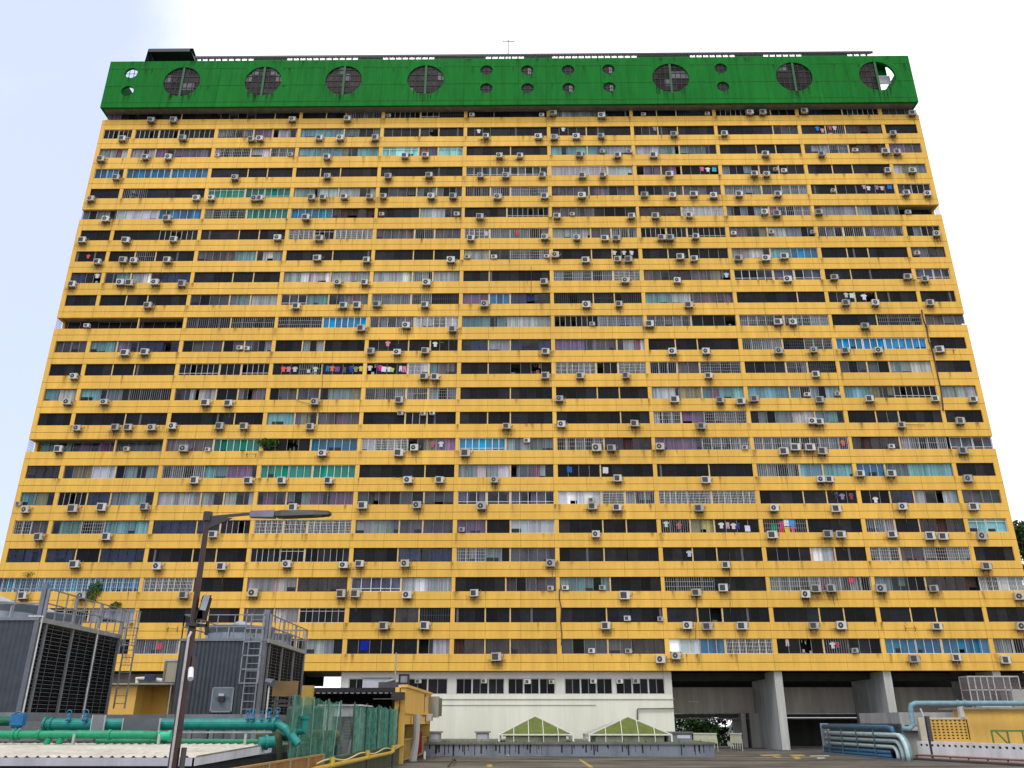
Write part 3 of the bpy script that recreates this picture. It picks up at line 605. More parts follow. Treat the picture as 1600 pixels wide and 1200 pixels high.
for row in '''443 577 .8,.1,.07 shirt;coral red shirt first from left in the long laundry row
451 577 .55,.2,.3 shirt;dusty pink shirt right of the coral red shirt
461 577 .5,.5,.52 shirt;light grey shirt third in the long laundry row
482 580 .6,.6,.58 towel .6;small white cloth hung low in the long laundry row
493 577 .5,.6,.5 shirt;pale green checked shirt in the long laundry row
512 576 .03,.2,.4 trousers;blue trousers in the middle of the long laundry row
519 576 .7,.16,.08 shirt;orange red shirt right of the blue trousers
527 577 .2,.08,.25 towel;purple towel right of the orange red shirt
538 578 .12,.12,.14 trousers;charcoal trousers before the navy shirt in long row
549 577 .03,.05,.3 shirt 1.1;navy blue shirt near right end of long laundry row
556 577 .25,.28,.1 shirt;olive shirt beside the navy blue shirt
564 576 .6,.5,.15 shirt;mustard yellow shirt last in the long laundry row
578 575 .55,.55,.57 shirt;off-white shirt at left of the short laundry group
594 575 .7,.03,.3 shirt 1.1;magenta shirt in the short laundry group
600 577 .7,.7,.7 towel;white towel beside the magenta shirt
608 577 .65,.65,.65 shirt;white shirt in the middle of short laundry group
613 578 .5,.6,.12 shirt .8;lime yellow shirt in the short laundry group
626 576 .7,.6,.65 trousers;white and pink trousers hung left in pair
632 577 .6,.2,.4 trousers 1.1;rose pink trousers hung at right of short group
1210 824 .0,.2,.08 towel 1.3;dark green sheet at left of bright bedding cluster
1221 820 .6,.02,.2 shirt 1.1;magenta top in the bright bedding cluster
1229 817 .75,.75,.75 towel 1.1;white towel in the bright bedding cluster
1237 817 .03,.3,.75 towel 1.2;sky blue towel in the bright bedding cluster
1221 828 .55,.02,.03 towel;red cloth low in the bright bedding cluster
1230 828 .7,.5,.03 towel;yellow cloth low in the bright bedding cluster
1239 827 .6,.08,.2 shirt 1.1;pinkish red shirt at right of bright bedding cluster
1277 201 .03,.2,.6 shirt;blue shirt near top right in dark window
1285 204 .5,.3,.35 shirt;pinkish shirt beside the blue shirt near top right
1297 200 .4,.06,.08 shirt;red shirt near the top right windows
1304 200 .6,.5,.55 shirt;pale pink shirt near the top right windows
748 205 .6,.6,.6 shirt;white shirt in dark window near antenna
880 202 .6,.62,.65 shirt;white shirt in dark window second row from top
1023 201 .28,.28,.3 shirt;grey shirt in dark window second row from top
1097 264 .6,.15,.25 shirt;pink shirt in curtained window fourth row from top
1106 265 .7,.7,.68 shirt;white shirt between pink shirt and teal towel
1116 265 .05,.4,.5 towel;teal towel right of the white shirt
1350 292 .5,.3,.4 shirt;rose shirt first in the upper right laundry
1357 294 .6,.6,.65 shirt;white shirt second in the upper right laundry
1370 293 .3,.2,.3 shirt;mauve shirt third in the upper right laundry
1378 294 .6,.4,.45 shirt;pale pink shirt fourth in the upper right laundry
1390 292 .03,.15,.5 towel 1.1;royal blue towel at end of upper right laundry
808 364 .5,.03,.03 shirt 1.1;red shirt in grilled window left of centre column
760 365 .55,.45,.5 shirt;pinkish patterned shirt in grilled window
138 401 .6,.08,.12 shirt .8;red shirt in dark window far left
960 395 .6,.6,.6 shirt .9;white shirt first of three in dark window
975 395 .55,.55,.55 shirt .9;white shirt second of three in dark window
987 395 .6,.6,.62 shirt .9;white shirt third of three in dark window
152 431 .6,.6,.62 shirt;white shirt in navy window far left
1135 430 .4,.6,.7 shirt;light blue shirt in dark window right of centre
1322 461 .5,.5,.5 shirt;grey and white shirt above an air conditioner right
1331 462 .5,.65,.62 towel;mint towel beside the grey and white shirt
1350 464 .65,.62,.7 shirt 1.2;lavender white shirt in dark window right
606 537 .6,.25,.35 shirt;salmon pink shirt left of black trousers
621 541 .03,.03,.03 trousers;black trousers right of salmon pink shirt
680 538 .6,.65,.68 shirt;white shirt left of black shirt
691 539 .02,.02,.02 shirt;black shirt right of white shirt
676 695 .4,.1,.15 shirt;dark red shirt in mauve curtained window
689 694 .55,.55,.55 shirt;white shirt in mauve curtained window
1317 692 .6,.1,.05 shirt;red and yellow shirt in grilled window right
890 734 .02,.12,.35 towel;blue towel in dark window beside centre column
946 735 .6,.6,.58 towel 1.1;white printed sheet in dark window
1041 819 .5,.6,.55 shirt;mint white shirt first in curtained laundry window
1061 822 .4,.1,.08 shirt;brick red shirt second in curtained laundry window
1127 821 .6,.6,.62 shirt;white shirt before the pink trousers
1137 821 .5,.35,.38 trousers;pink trousers between white and pale shirts
1146 822 .6,.55,.52 shirt;pale shirt right of pink trousers
1153 822 .04,.06,.2 trousers;navy trousers right of pale shirt
1168 826 .6,.62,.75 towel;white towel at right of curtained laundry
1077 865 .4,.5,.6 shirt;blue white shirt in dark window lower centre
1307 775 .05,.04,.1 shirt;dark indigo shirt first in lower right laundry
1316 776 .25,.22,.35 shirt;violet grey shirt second in lower right laundry
1330 776 .25,.05,.08 shirt;maroon shirt third in lower right laundry
1368 781 .65,.65,.66 shirt;white shirt on grey window lower right
570 1009 .01,.02,.3 towel 1.5;cobalt blue sheet in bottom row window
1230 1004 .5,.4,.4 trousers;red and white striped trousers bottom row right
1301 1008 .6,.55,.55 shirt;white shirt in dark bottom row window right
1309 1008 .35,.05,.08 shirt .8;dark red shirt in dark bottom row window right
1330 906 .5,.05,.1 towel 1.1;crimson cloth behind the grille second row up right
249 1010 .5,.05,.08 towel;crimson cloth in the grilled window bottom left'''.split('\n'):
    a, lb = row.split(';'); a = a.split(); garment(float(a[0]), float(a[1]), tuple(float(q) for q in a[2].split(',')), a[3], lb, (float(a[4]) if len(a) > 4 else 1.0) * .85)
# ---- drain pipe and loose cables on the facade
def path_px(pts, y): return [at(a, b, y) for a, b in pts]
m = MB(); m.tube(path_px([(1440, 484), (1443, 500), (1448, 512), (1451, 532), (1457, 548), (1461, 566), (1466, 590), (1470, 606), (1474, 642)], YF - .06), .07, (.05, .04, .035), 6)
m.build('drainpipe', METAL, label='dark crooked drainpipe down the right side of the yellow facade', category='pipe')
m = MB(); m.tube(path_px([(874, 921), (874, 935), (877, 950), (876, 972), (878, 990), (877, 1008)], YF - .05), .05, (.05, .04, .035), 6)
m.build('drainpipe', METAL, label='short dark pipe beside the centre column on the lowest floors', category='pipe')
for n_, (pts, lb) in enumerate((([(830, 415), (830, 462)], 'thin vertical cable above blue curtained windows'), ([(504, 566), (503, 640)], 'thin vertical cable crossing the long laundry row'),
    ([(1140, 865), (1141, 960)], 'thin vertical cable down three lower floors right of centre'), ([(1088, 925), (1087, 1000)], 'thin cable hanging from a big unit low right'), ([(460, 622), (470, 628), (484, 631)], 'slack cable leading to one air conditioner left'),
    ([(612, 745), (640, 749)], 'short wire sagging left of an air conditioner'), ([(1410, 663), (1445, 664)], 'horizontal wooden pole sticking out right of a round fan unit'))):
    mm = MB(); mm.tube(path_px(pts, YF - .1), .022, (.07, .06, .05), 5); mm.build('cable', METAL, label=lb, category='cable', group='loose cables on the facade')
# ---- clothes racks (small bare frames on the wall)
for n_, (px, py, lb) in enumerate(((393, 711, 'empty bracket frame below green windows left'), (270, 983, 'empty rusty bracket left of the lamp post'), (1422, 982, 'empty rusty bracket on the second band low right'), (963, 309, 'thin white drying frame below mauve windows'), (927, 308, 'bent drying rack arm right of a unit high centre'), (1483, 549, 'rusty bracket right of the round fan unit far right'))):
    c = at(px, py, YF); mm = MB(); col = (.14, .08, .05) if n_ != 3 else (.5, .5, .45)
    mm.bar((c.x - .5, YF - .35, c.z), (c.x + .5, YF - .35, c.z), .04, col)
    for q in (-.45, .45): mm.bar((c.x + q, YF, c.z), (c.x + q, YF - .4, c.z), .04, col); mm.bar((c.x + q, YF - .02, c.z + .25), (c.x + q, YF - .02, c.z - .25), .04, col)
    mm.build('drying_rack', METAL, label=lb, category='bracket')
# ---- plants growing on the facade
def leaves(m, c, rx, ry, rz, n, size, cols, rng, shell=.0):
    for _ in range(n):
        while True:
            p = Vector((rng.uniform(-1, 1), rng.uniform(-1, 1), rng.uniform(-1, 1)))
            if shell <= p.length <= 1: break
        q = c + Vector((p.x * rx, p.y * ry, p.z * rz)); u = Vector((rng.gauss(0, 1), rng.gauss(0, 1), rng.gauss(0, 1))).normalized(); v = u.cross(Vector((rng.gauss(0, 1), rng.gauss(0, 1), rng.gauss(0, 1)))).normalized()
        s = size * rng.uniform(.6, 1.3); m.face([q - u * s, q - v * s * .45, q + u * s, q + v * s * .45], jit(rng.choice(cols), .3, rng))
GR = [(.03, .08, .02), (.05, .13, .03), (.08, .17, .04)]
def plant(px, py, rx, rz, n, label, y=YF - .1, size=.12, trunk=True):
    rng = random.Random(int(px)); c = at(px, py, y); t = thing('climbing_plant', label, 'plant', (c.x, y, c.z - rz))
    a = MB(); leaves(a, c, rx, .3, rz, n, size, GR, rng); leaves(a, c + Vector((rx * .5, 0, rz * .5)), rx * .5, .3, rz * .6, n // 3, size, GR, rng); P(a, 'foliage', LEAF, t)
    b = MB()
    for j in range(4): b.bar((c.x, y + .05, c.z - rz), (c.x + rng.uniform(-rx, rx) * .7, y, c.z + rz * rng.uniform(.1, .8)), .03, (.08, .06, .04))
    P(b, 'stem', LEAF, t)
plant(420, 693, 1.1, .5, 320, 'bushy green plant spilling from a balcony below dark windows')
plant(410, 690, .6, .35, 120, 'smaller leafy plant beside the bushy balcony plant')
plant(146, 925, .75, .95, 380, 'dark green shrub growing by the blue grilled windows')
plant(180, 946, .6, .35, 130, 'small weed tuft on the lower yellow band left')
plant(43, 897, .7, .3, 60, 'dry straggly weed above the blue grilled windows', size=.08)
# antenna on the roof
m = MB(); a = at(794, 92, 84); b = at(794, 62, 84); m.tube([(a.x, 84, a.z - 1), (b.x, 84, b.z)], .07, (.2, .2, .2), 6)
for q, zz in ((-.7, -.25), (.8, -.3)): m.bar((b.x, 84, b.z + zz), (b.x + q, 84, b.z + zz), .08, (.2, .2, .2)); m.bar((b.x + q, 84, b.z + zz - .3), (b.x + q, 84, b.z + zz + .3), .08, (.2, .2, .2))
m.build('roof_antenna', METAL, label='thin antenna mast rising above the green roof', category='antenna')
# ================================================================ the roof deck in front and everything on it
def struct(mb, name, m): return mb.build(name, m, kind='structure')
g = MB(); g.face([(-1500, -600, -9), (1500, -600, -9), (1500, 2200, -9), (-1500, 2200, -9)], (.12, .13, .08)); struct(g, 'ground', CONC)
g = MB(); g.box(-70, 75, -10, 93, -8.9, 0, (.1, .1, .1)); struct(g, 'roof_deck', ASPH)
YLINE = mat('line_paint', None, .7, dirt=.5, dscale=3)
def gpt(px, py):
    d = ray(px, py); return d * (-CAMZ / d.z) + Vector((0, 0, CAMZ))
def decal(pts, col, z=.004):
    q = [gpt(*p) for p in pts]; m = MB(); m.face([(p.x, p.y, z) for p in q], col); return m
m = MB()
for pts in ([(1186, 1179.5), (1216, 1178.6), (1222, 1180.5), (1192, 1181.3)], [(1206, 1182), (1212, 1181.4), (1224, 1183.4), (1216, 1184)], [(1232, 1179.6), (1252, 1179), (1260, 1181.4), (1240, 1182)], [(1238, 1183), (1248, 1182.6), (1252, 1185.4), (1243, 1186)],
            [(904, 1187), (908, 1186.6), (928, 1199), (921, 1199.4)], [(760, 1195), (768, 1194.2), (770, 1198), (762, 1199)], [(1098, 1180.5), (1108, 1179.6), (1110, 1181), (1099, 1182)]):
    q = [gpt(*p) for p in pts]; m.face([(p.x, p.y, .004) for p in q], (.42, .29, .08))
for pts in ([(1266, 1180.8), (1296, 1180.2), (1296, 1181.4), (1266, 1182)], [(1276, 1184), (1288, 1183.4), (1290, 1185), (1277, 1185.6)], [(672, 1181.6), (694, 1178.8), (697, 1179.4), (674, 1182.6)]):
    q = [gpt(*p) for p in pts]; m.face([(p.x, p.y, .004) for p in q], (.5, .48, .42))
m.build('painted_markings', YLINE, kind='structure')
# low grey planter wall with two glazed pyramid skylights behind it
pa = at(690, 1182, 65); pb = at(1109, 1180, 67)
t = thing('planter_wall', 'low stained grey planter wall running behind the deck', 'wall', (0, 65.5, 0))
m = MB(); m.box(-7.0, pb.x, 65.3, 65.8, 0, .78, (.2, .22, .27)); P(m, 'wall_face', CONC, t)
m = MB(); m.box(-7.0, pb.x + .1, 65.2, 79.5, .79, .93, (.16, .155, .13)); P(m, 'coping', CONC, t)
rng = random.Random(12); m = MB()
for _ in range(60):
    x = rng.uniform(-6.8, pb.x - .3); h = rng.uniform(.15, .75); w_ = rng.uniform(.03, .12); m.box(x, x + w_, 65.292, 65.3, .78 - h, .78, (.03, .03, .03))
P(m, 'drip_stain', CONC, t, kind='stuff')
m = MB()
for _ in range(420):
    x = rng.uniform(-6.8, pb.x) ; y = rng.uniform(65.3, 67); h = rng.uniform(.02, .07) * (3.5 if rng.random() < .06 else 1)
    m.face([(x - .05, y, .93), (x + .05, y, .93), (x + rng.uniform(-.06, .06), y + .02, .93 + h)], jit(rng.choice(GR), .3, rng))
m.build('moss', LEAF, kind='stuff')
def skylight(px0, px1, pxa, ya, label, Yf):
    a = at(px0, 1160, Yf); b = at(px1, 1160, Yf); w_ = b.x - a.x; cx = (a.x + b.x) / 2; apx = at(pxa, ya, Yf + w_ / 2); D = w_
    ze = at(px0, 1148, Yf).z; za = apx.z; zb = .93; t = thing('glass_skylight', label, 'skylight', (cx, Yf + D / 2, zb), 'pyramid skylights on the planter'); cx_ = apx.x; A = (cx_, Yf + D / 2, za)
    C4 = [(a.x, Yf, ze), (b.x, Yf, ze), (b.x, Yf + D, ze), (a.x, Yf + D, ze)]
    m = MB(); GC = (.12, .165, .045)
    for i in range(4): m.face([C4[i], C4[(i + 1) % 4], A], GC)
    P(m, 'roof_glass', mat('green_glass', None, .3, dirt=.35, dscale=1.5, spec=.3), t)
    m = MB(); wc = (.68, .68, .62)
    for i in range(4):
        m.bar(C4[i], A, .09, wc); m.bar(C4[i], C4[(i + 1) % 4], .1, wc); m.bar((C4[i][0], C4[i][1], zb), C4[i], .12, wc)
        for u in (.2, .4, .6, .8):
            p = Vector(C4[i]).lerp(Vector(C4[(i + 1) % 4]), u); e = Vector(C4[i]) if u < .5 else Vector(C4[(i + 1) % 4]); v = u * 2 if u < .5 else (1 - u) * 2; q = e.lerp(Vector(A), v)
            m.bar(p, q, .045, wc); m.bar((p.x, p.y, zb), p, .05, wc)
    P(m, 'frame', PAINT, t)
    m = MB(); m.box(a.x + .5, b.x - .5, Yf + .5, Yf + D - .5, zb, ze - .12, (.5, .52, .4)); m.box(a.x + .3, b.x - .3, Yf + .3, Yf + D - .3, ze - .12, ze - .04, (.08, .12, .04)); P(m, 'curb', CONC, t)
skylight(779.5, 896, 836, 1119, 'green glass pyramid skylight nearer the yellow canopy shed, white ribs', 66.6)
skylight(921, 1050, 981, 1120, 'green glass pyramid skylight nearer the open undercroft, white ribs', 66.6)
for px0, px1, lb in ((668, 690, 'short grey vent box partly behind the yellow shed'), (741, 766, 'grey vent box left of the first pyramid skylight')):
    a = at(px0, 1160, 67); b = at(px1, 1160, 67); t = thing('vent_box', lb, 'vent', (a.x, 67, .93), 'vent boxes on the planter'); z1 = at(px0, 1145, 67).z
    m = MB(); m.box(a.x + .12, b.x - .12, 67, 68, .93, z1, (.3, .31, .33)); m.box(a.x + .25, b.x - .25, 66.99, 67, 1.1, z1 - .1, (.45, .46, .5)); P(m, 'box', CONC, t)
    m = MB(); m.box(a.x, b.x, 66.9, 68.1, z1, z1 + .1, (.25, .25, .24)); P(m, 'lid', CONC, t)
a = at(1042, 1160, 68); b = at(1082, 1160, 68); z0, z1 = .93, at(1060, 1146, 68).z
t = thing('grey_counter', 'grey boxed counter with pale front panel beside the second skylight', 'counter', (a.x, 68, z0))
m = MB(); m.box(a.x, b.x, 68, 69.2, z0, z1, (.2, .21, .22)); m.box(a.x - .1, b.x + .1, 67.9, 69.3, z1, z1 + .12, (.14, .14, .14)); P(m, 'body', CONC, t)
m = MB(); m.box(a.x + .8, b.x - .15, 67.97, 68, z0 + .22, z1 - .12, (.5, .52, .58)); P(m, 'panel', PAINT, t)
# cream balustrade under the block
for n_, (p0, p1, lb) in enumerate((((1084, 1158), (1121, 1164), 'cream panelled railing left of the green topped opening'), ((1142, 1164), (1160, 1167.5), 'short cream panelled railing beside the inner piers'))):
    Ya, Yb = 78.0, 76.5; a = at(p0[0], p0[1], Ya); b = at(p1[0], p1[1], Yb); t = thing('balustrade', lb, 'railing', (a.x, Ya, 0), 'cream railings in the undercroft')
    m = MB(); h = 1.05
    def L(u): return Vector((a.x + (b.x - a.x) * u, Ya + (Yb - Ya) * u, 0))
    m.face([tuple(L(0) + Vector((0, 0, .62))), tuple(L(1) + Vector((0, 0, .62))), tuple(L(1) + Vector((0, 0, h + .3))), tuple(L(0) + Vector((0, 0, h + .3)))], (.55, .55, .36)); m.bar(L(0) + Vector((0, 0, h + .32)), L(1) + Vector((0, 0, h + .32)), .1, (.6, .6, .5)); P(m, 'panel', PAINT, t)
    m = MB()
    k = max(3, int((L(1) - L(0)).length / .28))
    for j in range(k + 1): m.bar(L(j / k), L(j / k) + Vector((0, -.03, .95)), .05, (.5, .5, .38))
    m.bar(L(0) + Vector((0, 0, .12)), L(1) + Vector((0, 0, .12)), .08, (.12, .1, .1)); P(m, 'baluster', PAINT, t, kind='stuff')
a = at(1138, 1122, 92); m = MB(); m.bar((a.x + .4, 92, a.z - .4), (a.x - .2, 92, a.z - 1.7), .9, (.25, .36, .2), .04); m.build('green_canopy_panel', PAINT, label='tilted pale green panel hanging in the undercroft opening', category='panel')
# ---------------- trees
def tree(name, label, base, h, crowns, n, size, cols, seed, group=None):
    rng = random.Random(seed); t = thing(name, label, 'tree', base, group); bx, by, bz = base
    m = MB(); m.tube([(bx, by, bz), (bx + .1, by, bz + h * .3), (bx - .1, by + .1, bz + h * .6)], [h * .035, h * .025, h * .015], (.1, .08, .06), 9)
    for c, rx, ry, rz in crowns: m.tube([(bx, by, bz + h * .45), ((bx + c[0]) / 2 + .3, (by + c[1]) / 2, (bz + h * .4 + c[2]) / 2), c], [h * .013, h * .009, h * .004], (.1, .08, .06), 6)
    P(m, 'trunk', LEAF, t); m = MB()
    for c, rx, ry, rz in crowns:
        c = Vector(c)
        for _ in range(n // len(crowns) // 28 + 1):
            while True:
                p = Vector((rng.uniform(-1, 1), rng.uniform(-1, 1), rng.uniform(-1, 1)))
                if .35 < p.length < 1: break
            q = c + Vector((p.x * rx, p.y * ry, p.z * rz)); cc = jit(rng.choice(cols), .25, rng); leaves(m, q, size * 2.6, size * 2.6, size * 1.6, 28, size, [cc], rng)
    P(m, 'crown', LEAF, t)
TC = [(.035, .07, .025), (.05, .1, .03), (.025, .05, .02), (.07, .12, .045)]
c0 = at(1600, 880, 108); z0 = -9
tree('roadside_tree', 'tall dark green tree rising behind the right edge of the block', (c0.x + 2, 108, z0), 34, [((c0.x + 2.0, 108, c0.z - 1), 4, 4, 4.5), ((c0.x + 5, 109, c0.z + 3), 4, 4, 3.6), ((c0.x - .2, 108, c0.z + 3.6), 1.7, 2, 1.5), ((c0.x + 3, 108, c0.z - 8), 5, 4, 5)], 9000, .32, TC, 5)
c0 = at(1078, 1135, 104)
tree('leafy_tree', 'bright green bushy tree seen through the undercroft beside the white wall', (c0.x, 104, -9), 12, [((c0.x - 1.2, 104, c0.z - .2), 2.2, 2, 1.7), ((c0.x + 1.4, 104, c0.z - .4), 2, 2, 1.4), ((c0.x + .1, 104, c0.z - 1.6), 3.4, 2, 1.4)], 5000, .2, [(.06, .17, .03), (.1, .25, .05), (.04, .1, .02)], 6)
c0 = at(1130, 1128, 112)
tree('leafy_tree', 'dark shaded tree mass behind the pale green panel', (c0.x + 1, 112, -9), 14, [((c0.x - 1, 112, c0.z), 4, 2, 3), ((c0.x + 3.4, 112, c0.z - .5), 3.5, 2, 3), ((c0.x - 3, 113, c0.z + 5), 5, 2, 2.4), ((c0.x + 4, 113, c0.z + 5), 5, 2, 2.6)], 5000, .28, [(.012, .02, .012), (.02, .03, .02)], 8)
# ---------------- right side: pipe rack, white parapet, yellow block building
PB = (.13, .27, .32); PL = (.42, .54, .53); PD = (.04, .13, .22)
def arc(c, r, a0, a1, n, f): return [f(c, r, a0 + (a1 - a0) * i / n) for i in range(n + 1)]
A0, A1 = gpt(1292, 1176.6), gpt(1406, 1187.5); dv = (A1 - A0).normalized(); nv = Vector((-1, 0, 0))
rk = thing('pipe_rack', 'bundle of pale blue and dark blue pipes bending into the deck', 'pipe rack', A0)
m = MB(); m.tube([A0 + Vector((0, 0, 1.95)), A1 + dv * -1.2 + Vector((0, 0, 1.95)), A1 + dv * -.5 + Vector((0, 0, 1.9)), A1 + dv * -.3 + Vector((0, 0, 1.6))], .17, PD, 12); P(m, 'top_pipe', GLOSS, rk, True)
for i, z in enumerate((1.5, 1.13, .76)):
    r = .12 + (.02 if i == 0 else 0); R_ = .55 + .5 * (2 - i) * .6; e = A1 + dv * (.4 * (2 - i) - .4) + nv * .12
    pts = [A0 + dv * .6 + nv * .12 + Vector((0, 0, z)), e + dv * -.2 + Vector((0, 0, z))] + [e + dv * (R_ * math.sin(q)) + Vector((0, 0, z - R_ * (1 - math.cos(q)))) for q in [math.pi / 2 * k / 7 for k in range(1, 8)]] + [e + dv * R_ + Vector((0, 0, 0))]
    m = MB(); m.tube(pts, r, jit(PL, .12, random.Random(i)), 12); P(m, 'bent_pipe', GLOSS, rk, True)
    pts = [q + nv * -.3 + dv * -.3 for q in pts]; m = MB(); m.tube(pts, r * .9, jit(PB, .12, random.Random(i)), 12); P(m, 'bent_pipe', GLOSS, rk, True)
for z in (.42, .18):
    m = MB(); m.tube([A0 + nv * .1 + Vector((0, 0, z)), A1 + dv * -.9 + nv * .1 + Vector((0, 0, z))], .13, PD, 10); P(m, 'low_pipe', GLOSS, rk, True)
m = MB()
for u in (.12, .33, .55, .78):
    p = A0.lerp(A1, u) + nv * .3; m.bar(p, p + Vector((0, 0, 1.8)), .07, (.06, .16, .2))
m.bar(A0 + nv * .3 + Vector((0, 0, .05)), A1 + nv * .3 + dv * .8 + Vector((0, 0, .05)), .08, (.12, .2, .3)); P(m, 'strap', METAL, rk)
m = MB(); q_ = A0 + Vector((.45, 0, 1.1)); r_ = A1 + Vector((.45, 0, 1.1)); m.bar(q_, r_, .08, (.07, .09, .1), 2.2); m.box(A0.x - .15, A0.x + .5, A0.y + .25, A0.y + .33, .05, 2.2, (.3, .33, .37)); P(m, 'back_panel', METAL, rk)
sg = MB(); q = at(1293, 1144, A0.y - .05); sy = A0.y - .1; sg.box(q.x - .15, q.x + .35, sy, sy + .06, q.z - .4, q.z + .45, (.6, .62, .66))
for k in range(10):
    a_, b_ = .9 + k * .45, .9 + (k + 1) * .45
    sg.bar((q.x + .15 + .18 * math.cos(a_), sy - .015, q.z - .05 + .2 * math.sin(a_)), (q.x + .15 + .18 * math.cos(b_), sy - .015, q.z - .05 + .2 * math.sin(b_)), .09, (.5, .03, .08), .02)
sg.build('warning_sign', PAINT, label='small white sign with a red ring at the end of the pipe rack', category='sign')
# tall riser and long light blue pipe
m = MB(); a = at(1408, 1139, 61); b = at(1428, 1139, 61); c = at(1426, 1099, 61); d = at(1700, 1100, 61)
m.tube([a, (b.x - .3, 61, a.z), (b.x, 61, a.z + .25), (b.x, 61, c.z - .35), (b.x + .1, 61, c.z - .1), (b.x + .4, 61, c.z), (d.x, 61, c.z)], .17, (.17, .31, .36), 12)
for x in (b.x + 3.2, b.x + 3.7): m.tube([(x, 61, c.z), (x + .12, 61, c.z)], .22, (.17, .31, .36), 12)
m.build('overhead_pipe', GLOSS, None, True, label='light blue pipe rising then running right above the yellow wall', category='pipe')
# white parapet with notches
B0, B1 = gpt(1437, 1187.3), gpt(1630, 1198.5); L_ = (B1 - B0).length; du = (B1 - B0) / L_; pn = Vector((-du.y, du.x, 0)); pn = -pn if pn.x > 0 else pn
pw = thing('parapet_wall', 'dirty white parapet with a row of dark square notches', 'wall', B0)
def quad_box(mb, p, q, th, z0, z1, col):
    o = pn * th; pts = [p, q, q - o, p - o]; b_ = [(v.x, v.y, z0) for v in pts]; t_ = [(v.x, v.y, z1) for v in pts]
    mb.face(b_[::-1], col); mb.face(t_, col)
    for i in range(4): mb.face([b_[i], b_[(i + 1) % 4], t_[(i + 1) % 4], t_[i]], col)
m = MB(); WC = (.8, .77, .73); quad_box(m, B0, B1, .25, 0, .84, WC); quad_box(m, B0, B1, .25, .97, 1.13, WC)
n = int(L_ / .5)
for i in range(n + 1):
    p = B0 + du * (i * .5); quad_box(m, p, p + du * .26, .25, .84, .97, WC)
quad_box(m, B0 - pn * .06, B1 - pn * .06, .1, .84, .97, (.05, .04, .05)); P(m, 'wall_panel', CONC, pw)
m = MB()
for z, r in ((.3, .06), (.12, .05)): m.tube([B0 + pn * .2 + Vector((0, 0, z)), B1 + pn * .2 + Vector((0, 0, z))], r, (.35, .2, .16), 8)
for i in range(0, n, 3):
    p = B0 + pn * .2 + du * (i * .5); m.bar(p, p + Vector((0, 0, .34)), .07, (.2, .1, .08))
m.build('floor_pipes', METAL, label='pair of rusty red pipes along the foot of the white parapet', category='pipe')
m = MB(); quad_box(m, B0 + pn * .5, B1 + pn * .5, .5, 0, .1, (.08, .07, .065)); m.build('kerb', CONC, kind='structure')
m = MB(); p = B0 + du * 11.3 + pn * .05; m.tube([p + Vector((0, 0, .95)), p + du * .25 + Vector((0, 0, .8)), p + du * .3 + Vector((0, 0, .3))], .05, (.25, .18, .15), 6); m.build('downpipe', METAL, label='short bent pipe on the face of the notched parapet', category='pipe')
m = MB(); p0 = gpt(1460, 1188.5); a = at(1449, 1119, p0.y); m.bar(p0, (p0.x, p0.y, a.z), .24, (.06, .055, .07)); m.bar((p0.x, p0.y, 0), (p0.x, p0.y, .12), .36, (.05, .05, .05)); m.build('steel_post', METAL, label='dark square steel post in front of the perforated yellow wall', category='post')
m = MB(); a = at(1438, 1107, 63); b = at(1444, 1122, 63); m.tube([a, b, (b.x + .1, 63, b.z - 1)], .06, (.65, .65, .62), 8); m.build('vent_pipe', PAINT, label='short white leaning pipe left of the perforated wall', category='pipe')
# yellow building on the right
yb_ = thing('yellow_outbuilding', 'low yellow rooftop building with a perforated vent block wall', 'building', (30, 62, 0))
xa = at(1437, 1140, 62).x; xb = at(1512, 1140, 62).x; zl1 = at(1480, 1124, 62).z; zl0 = at(1480, 1156, 62).z; zy = at(1560, 1108.5, 62).z
YW = mat('outbuilding_yellow', (0.74, 0.44, 0.09), .7, dirt=.18, dscale=1.2, streak=True)
m = MB(); m.box(xb, 62, 62, 63.6, 0, zy); m.box(xa + .3, xb, 62, 62.25, 0, zl0); P(m, 'wall', YW, yb_)
m = MB(); nx, nz = 9, 7; x0 = xa + .55; cw = (xb - x0) / nx; ch = (zl1 - zl0) / nz
for i in range(nx + 1): m.box(x0 + i * cw - .075, x0 + i * cw + .075, 62, 62.07, zl0, zl1)
for j in range(nz + 1): m.box(x0, xb, 62.01, 62.06, zl0 + j * ch - .05, zl0 + j * ch + .05)
m.box(x0, xb, 62.12, 62.2, zl0 - .2, zl1, mi=1, col=(.16, .08, .03)); P(m, 'vent_blocks', [YW, PAINT], yb_)
m = MB(); m.box(xa, xa + .45, 61.95, 62.3, .5, zl1 + .12, (.6, .55, .42)); m.box(xa + .45, xb + .1, 61.96, 62.3, zl1, zl1 + .12, (.6, .55, .42)); P(m, 'frame_trim', PAINT, yb_)
m = MB(); m.box(xb - .1, 62, 61.8, 65.6, zy, zy + .14, (.35, .31, .25)); m.box(xb - .35, xb - .05, 61.9, 62.2, zl1 + .12, zy + .2, (.62, .6, .55)); P(m, 'roof_edge', CONC, yb_)
m = MB(); a = at(1404, 1113, 68); b = at(1500, 1113, 68); m.box(a.x, b.x, 68, 76, 0, a.z, (.4, .4, .38)); m.box(a.x + .3, a.x + 1.6, 67.9, 68, a.z - 1.3, a.z - .9, (.05, .05, .05)); m.box(a.x, b.x - .5, 67.6, 68, 1.7, 2.0, (.5, .52, .52)); m.build('service_hut', CONC, label='grey white service hut behind the light blue riser pipe', category='hut')
